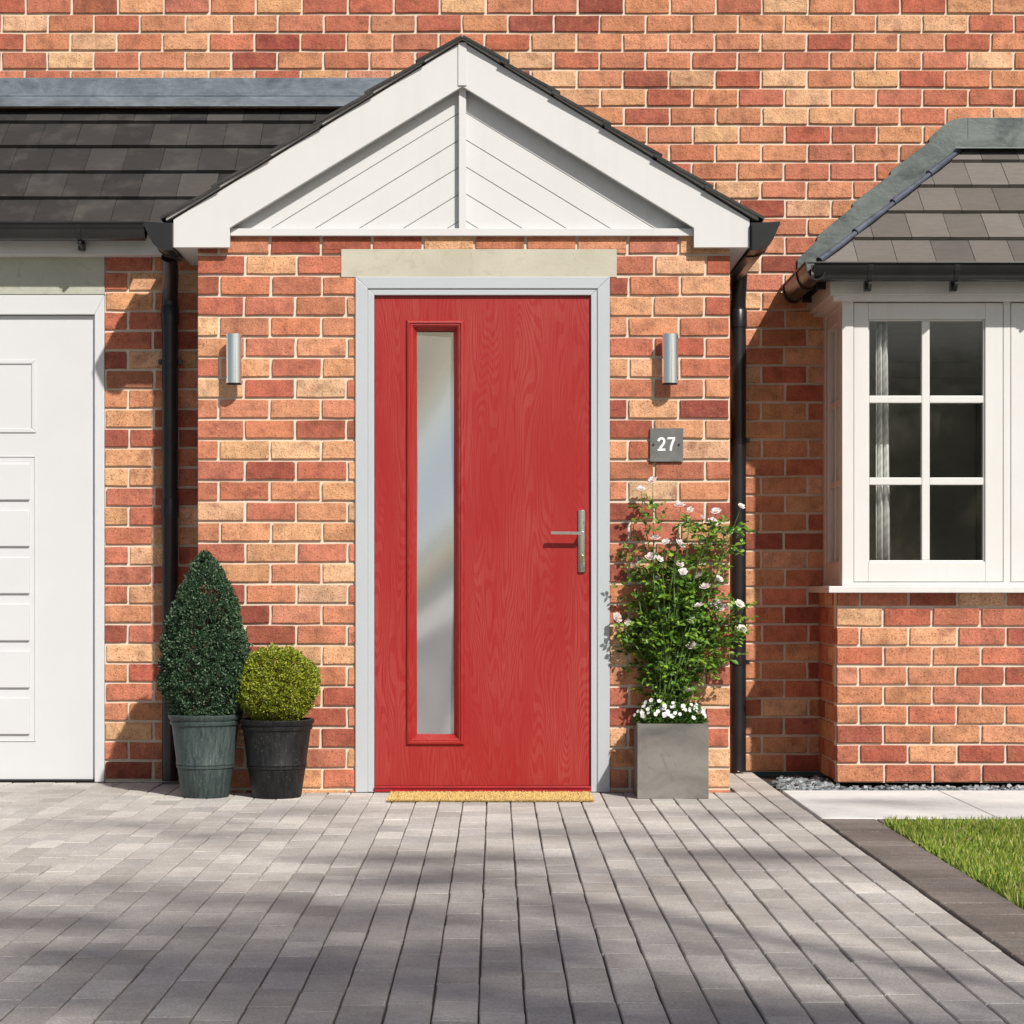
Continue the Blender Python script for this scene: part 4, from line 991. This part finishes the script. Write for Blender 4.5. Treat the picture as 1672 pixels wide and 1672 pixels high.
base_pts = [(pcx + rr_.uniform(-.05, .05), pcy + rr_.uniform(-.04, .04), z1 - .02) for _ in range(9)]
for p in bl_pts:
    bs = Vector(rr_.choice(base_pts)); j = bs.lerp(p, rr_.uniform(.45, .65)); j.x = pcx + (j.x - pcx) * .8; j += Vector((rr_.uniform(-.02, .02), rr_.uniform(-.02, .02), .02))
    spray(bs, j, 1); spray(j, p - Vector((0, 0, .006)), 1 + int((p.z - .6) < .5) * 3)
# bulk of the bush
for k in range(1000):
    yy = rr_.triangular(880, 1172, 1050); t = (yy - 880) / 292
    xc_ = 1100 + 14 * math.sin(yy * .02); hw = 40 + 52 * math.sin(math.pi * min(1, t * 1.05) ** .9) ** .8
    if yy > 1090: hw *= max(.62, 1 - (yy - 1090) / 110)
    xx = max(1008, xc_ + max(-1.15, min(1.15, rr_.gauss(0, .5))) * hw * .92); leaf_at(at(xx, yy, rr_.uniform(-.18, -.04) if xx > 1065 else rr_.uniform(-.065, -.02)))
for (sx_, sy_, n_) in ((1066, 830, 9), (1068, 855, 7), (1200, 868, 9), (1206, 880, 7), (1160, 870, 16), (1158, 890, 16), (1125, 866, 8), (1190, 1040, 14), (1020, 1050, 12), (1030, 1062, 12), (1180, 1075, 8), (1185, 900, 6)):
    for _ in range(n_): leaf_at(at(sx_ + rr_.gauss(0, 9), sy_ + rr_.gauss(0, 9), rr_.uniform(-.18, -.06) if sx_ > 1060 else rr_.uniform(-.065, -.02)))
stems.build('stem', M['stem'], rose)
n = len(leaflets); cen = np.array([l[0] for l in leaflets]); dd = np.array([l[1] for l in leaflets]); nn = np.array([l[2] for l in leaflets]) + unit(n) * .3; ll = np.array([l[3] for l in leaflets])
pal_ = np.array([(.11, .23, .02), (.07, .17, .02), (.16, .30, .028), (.24, .38, .04), (.05, .12, .015)])
leaf_mesh('foliage', cen, dd, nn, ll, ll * .62, np.clip(pal_[rng.integers(0, 5, n)] * rng.uniform(.75, 1.25, (n, 1)), 0, 1), M['leaf'], rose)
def bloom_mesh(s, col):
    b = MB(); rb = random.Random(int(s * 1e5))
    for ringi, (cnt, tilt, ln) in enumerate(((6, .28, 1.0), (5, .7, .85), (4, 1.15, .6))):
        for k in range(cnt):
            a = 6.283 * k / cnt + ringi * .5 + rb.uniform(-.15, .15); o_ = Vector((math.cos(a), math.sin(a), 0)); tn = Vector((-math.sin(a), math.cos(a), 0)); upv_ = Vector((0, 0, 1))
            d1 = (o_ * math.cos(tilt) + upv_ * math.sin(tilt)); L_ = s * ln * rb.uniform(.9, 1.1); W_ = s * .46 * ln
            c0 = o_ * s * .06; p = [c0 - tn * W_ * .25, c0 + tn * W_ * .25, c0 + d1 * L_ * .6 + tn * W_ - upv_ * s * .04, c0 + d1 * L_ + tn * W_ * .45, c0 + d1 * L_ * 1.04 - upv_ * s * .02, c0 + d1 * L_ - tn * W_ * .45, c0 + d1 * L_ * .6 - tn * W_ - upv_ * s * .04]
            v = rb.uniform(.9, 1.05); b.face(p, tuple(min(1, x * v) for x in col))
    b.mesh([(s * .14 * math.cos(t), s * .14 * math.sin(t), s * .16) for t in [6.283 * i / 7 for i in range(7)]], [tuple(range(7))], (.55, .40, .30))
    me_o = b.build('bloom', M['petal']); me_ = me_o.data; bpy.data.objects.remove(me_o); return me_
bm_vars = [bloom_mesh(.0205, (.84, .76, .74)), bloom_mesh(.0185, (.86, .81, .79)), bloom_mesh(.0225, (.82, .73, .72)), bloom_mesh(.016, (.86, .80, .77))]
for i, p in enumerate(bl_pts):
    o = bpy.data.objects.new('bloom', bm_vars[i % 4]); COL.objects.link(o); o.parent = rose; o.location = p - Vector(rose.location)
    tl = Vector((rr_.uniform(-.6, .9), rr_.uniform(-1.0, -.1), rr_.uniform(.35, 1.0))).normalized(); o.rotation_euler = Vector((0, 0, 1)).rotation_difference(tl).to_euler()
bed = empty('bedding_plant', (pcx, pcy, z1 - .02)); tag(bed, 'low mound of small white flowers at the foot of the rose bush', 'bedding plant')
n = 2300; a = rng.uniform(0, 6.283, n); rad = np.sqrt(rng.random(n)); px_ = pcx + np.cos(a) * rad * .142; py_ = pcy + np.sin(a) * rad * .122; pz = z1 - .02 + rng.random(n) * .10 * np.sqrt(np.clip(1.05 - rad ** 2, 0, 1)) + .006
out = np.stack([np.cos(a) * rad, np.sin(a) * rad, np.ones(n) * .6], 1) + unit(n) * .7
leaf_mesh('foliage', np.stack([px_, py_, pz], 1), out, unit(n), rng.uniform(.012, .02, n), .008, np.clip(np.array([(.05, .11, .015)]) * rng.uniform(.6, 1.9, (n, 1)), 0, 1), M['leaf'], bed)
def small_flower():
    b = MB(); s = .0082
    for k in range(5):
        a = 6.283 * k / 5; o_ = Vector((math.cos(a), math.sin(a), .15)); tn = Vector((-math.sin(a), math.cos(a), 0))
        b.face([o_ * s * .05 - tn * s * .1, o_ * s * .05 + tn * s * .1, o_ * s * .6 + tn * s * .5, o_ * s * 1.05 + tn * s * .3, o_ * s * 1.05 - tn * s * .3, o_ * s * .6 - tn * s * .5], (.88, .88, .86))
    o = b.build('flower', M['petal']); me_ = o.data; bpy.data.objects.remove(o); return me_
fm = small_flower()
for k in range(70):
    a = rr_.uniform(-3.6, .5); rd = rr_.random() ** .4; zz_ = z1 + .004 + .092 * math.sqrt(max(0, 1.08 - rd * rd)) * rr_.uniform(.45, 1.05)
    o = bpy.data.objects.new('flower', fm); COL.objects.link(o); o.parent = bed; o.location = Vector((pcx + math.cos(a) * rd * .152, pcy + math.sin(a) * rd * .13, zz_)) - Vector(bed.location)
    tl = Vector((math.cos(a) * rd + rr_.uniform(-.4, .4), math.sin(a) * rd - .4 + rr_.uniform(-.4, .4), rr_.uniform(.3, 1))).normalized(); o.rotation_euler = Vector((0, 0, 1)).rotation_difference(tl).to_euler(); o.scale = (rr_.uniform(.85, 1.25),) * 3

# ------------------------------------------------------------------ light
AZ, EL = R(29), R(41)
sun_dir = Vector((math.sin(AZ) * math.cos(EL), -math.cos(AZ) * math.cos(EL), math.sin(EL)))
sl_ = bpy.data.lights.new('sun', 'SUN'); sl_.energy = 4.8; sl_.angle = R(.9); sl_.color = (1.0, .945, .87)
so = bpy.data.objects.new('sun', sl_); COL.objects.link(so); so.rotation_euler = sun_dir.to_track_quat('Z', 'Y').to_euler(); so.location = sun_dir * 30
wd = bpy.data.worlds.new('World'); S.world = wd; wd.use_nodes = True; wn = wd.node_tree
sky = wn.nodes.new('ShaderNodeTexSky'); sky.sky_type = 'NISHITA'; sky.sun_disc = False; sky.sun_elevation = EL
sky.sun_rotation = math.atan2(sun_dir.x, sun_dir.y); sky.air_density = 1.0; sky.dust_density = 2.0; sky.ozone_density = 1.0
bgn = wn.nodes['Background']; bgn.inputs['Strength'].default_value = .074; wn.links.new(sky.outputs[0], bgn.inputs['Color'])

# ------------------------------------------------------------------ garden trees in front of the house: they shade the drive
def tree(lab, trunk, clumps, leaf, cols, seed):
    rt = random.Random(seed); root = empty('garden_tree', trunk); tag(root, lab, 'tree', 'garden trees in front of the house')
    tr = MB(); tb = Vector(trunk); top = sum((Vector(c[0]) for c in clumps), Vector()) / len(clumps)
    fork = tb.lerp(Vector((tb.x, tb.y, top.z)), .55); tr.tube([tb, tb.lerp(fork, .5) + Vector((.06, 0, 0)), fork], [.17, .13, .10], 10)
    for c in clumps:
        p = Vector(c[0]); m_ = fork.lerp(p, .5) + Vector((0, 0, .25)); tr.tube([fork, m_, p], [.05, .028, .008], 6)
    tr.build('trunk', M['bark'], root)
    P, Dd = [], []
    for (cc_, rad3, nl) in clumps:
        g_ = rng.normal(0, .5, (nl, 3)) * np.array(rad3); P.append(np.array(cc_) + g_); Dd.append(unit(nl) + np.array([0, 0, -.5]))
    P = np.concatenate(P); Dd = np.concatenate(Dd); n = len(P); pk = rng.integers(0, len(cols), n)
    leaf_mesh('crown', P, Dd, unit(n) + np.array([0, 0, .6]), rng.uniform(.8, 1.25, n) * leaf, rng.uniform(.5, .65, n) * leaf, np.clip(np.array(cols)[pk] * rng.uniform(.7, 1.3, (n, 1)), 0, 1), M['leaf'], root)
def shade(xp, yp, t): return Vector(((xp - CX) / (400 * D / (D + gy(yp))), gy(yp), 0)) + sun_dir * t
cl = []; rs = random.Random(77)
for (xp, yp, wx, wy, nl) in [(150, 1450, .45, .16, 150), (420, 1470, .5, .14, 130), (60, 1500, .5, .2, 200), (330, 1520, .5, .2, 190), (640, 1440, .4, .12, 110), (560, 1500, .5, .18, 160), (760, 1500, .5, .16, 150), (900, 1475, .4, .12, 80), (860, 1540, .5, .18, 170),
    (200, 1345, .4, .10, 60), (480, 1325, .5, .08, 60), (380, 1360, .4, .09, 60), (640, 1400, .5, .10, 120), (820, 1400, .5, .09, 110), (760, 1430, .5, .10, 100), (1000, 1360, .5, .07, 90), (1150, 1395, .4, .09, 110), (1080, 1420, .5, .08, 60), (1230, 1330, .4, .06, 60), (1300, 1400, .35, .08, 80), 
    (100, 1600, .6, .3, 420), (380, 1610, .6, .3, 420), (640, 1600, .6, .28, 380), (900, 1630, .6, .28, 400), (1100, 1650, .4, .22, 240), (1320, 1690, .5, .2, 380), (1520, 1690, .5, .2, 380), (1660, 1690, .5, .2, 380), (250, 1680, .7, .3, 420), (600, 1690, .7, .3, 420), (950, 1700, .7, .3, 420), (1300, 1710, .7, .3, 420), (1600, 1720, .7, .3, 420), (480, 1570, .5, .2, 220), (200, 1560, .5, .2, 220), (960, 1570, .35, .12, 70), (720, 1560, .5, .18, 200),  (1560, 1360, .4, .06, 50), (1420, 1312, .5, .05, 60), (1560, 1320, .5, .05, 50)]:
    t = rs.uniform(11.5, 15.0); cl.append((shade(xp, yp, t), (wx, wy, .14), int(nl * (1.05 if yp < 1590 else .6))))
xs_ = sorted(c[0].x for c in cl); xm_ = xs_[len(xs_) // 2]; near = [c for c in cl if c[0].x < xm_]; far_ = [c for c in cl if c[0].x >= xm_]
LC = [(.06, .12, .02), (.09, .16, .03), (.045, .09, .018)]
tree('leafy garden tree standing in front of the house beyond the drive', (6.4, -13.4, -.07), near, .075, LC, 3)
tree('leafy garden tree standing beyond the lawn', (8.4, -14.6, -.07), far_, .075, LC, 4)

cl = [(Vector((7.6 + rs.gauss(0, .9), -27.5 + rs.gauss(0, .8), rs.uniform(1.3, 4.6))), (.7, .6, .6), 420) for _ in range(34)]
tree('slender garden tree across the road', (7.6, -27.5, -.07), cl, .085, LC, 8)
hd = empty('reflection_hedge', (0, -26, -.07)); tag(hd, 'unseen green hedge added across the road for its reflection in the glass', 'hedge')  # out of view, added for its dark reflection in door glass and window
n = 44000; c = np.stack([rng.uniform(-26, 26, n), rng.uniform(-26.5, -25.2, n), -.05 + 1.5 * rng.random(n) ** .8], 1)
c[:, 2] *= np.where(np.abs(c[:, 0] + .4) < 3.2, 2.5, .85)  # middle stretch raised to widen the dark reflection in the door glass
c[: n // 2, 1] = -25.2 + rng.normal(0, .06, n // 2)
leaf_mesh('foliage', c, unit(n), unit(n) + np.array([0, .8, .2]), rng.uniform(.06, .11, n), .06, vary((.05, .09, .02), n, .4), M['leaf'], hd)
b = MB()
for k in range(24): b.tube([(-25 + k * 2.15, -25.9, -.1), (-25 + k * 2.15 + .1, -25.85, .8), (-25 + k * 2.15 - .1, -25.9, 1.35)], [.06, .04, .015], 6)
b.build('stem', M['bark'], hd)

# ------------------------------------------------------------------ camera and view
cam = bpy.data.cameras.new('camera'); cam.sensor_width = 36; cam.lens = 36 * (PPM * D) / 1672; cam.clip_end = 1000; cam.clip_start = .05
cam.shift_x = (836 - CX) / 1672; cam.shift_y = (HY - 836) / 1672
co = bpy.data.objects.new('camera', cam); COL.objects.link(co); co.location = (0, -D, H); co.rotation_euler = (R(90), 0, 0); S.camera = co
S.view_settings.view_transform = 'Standard'; S.view_settings.look = 'None'; S.view_settings.exposure = 0.15; S.view_settings.gamma = 1
S.render.engine = 'CYCLES'; S.cycles.use_denoising = True; S.cycles.max_bounces = 8; S.cycles.transparent_max_bounces = 12
S.render.resolution_x = S.render.resolution_y = 1024
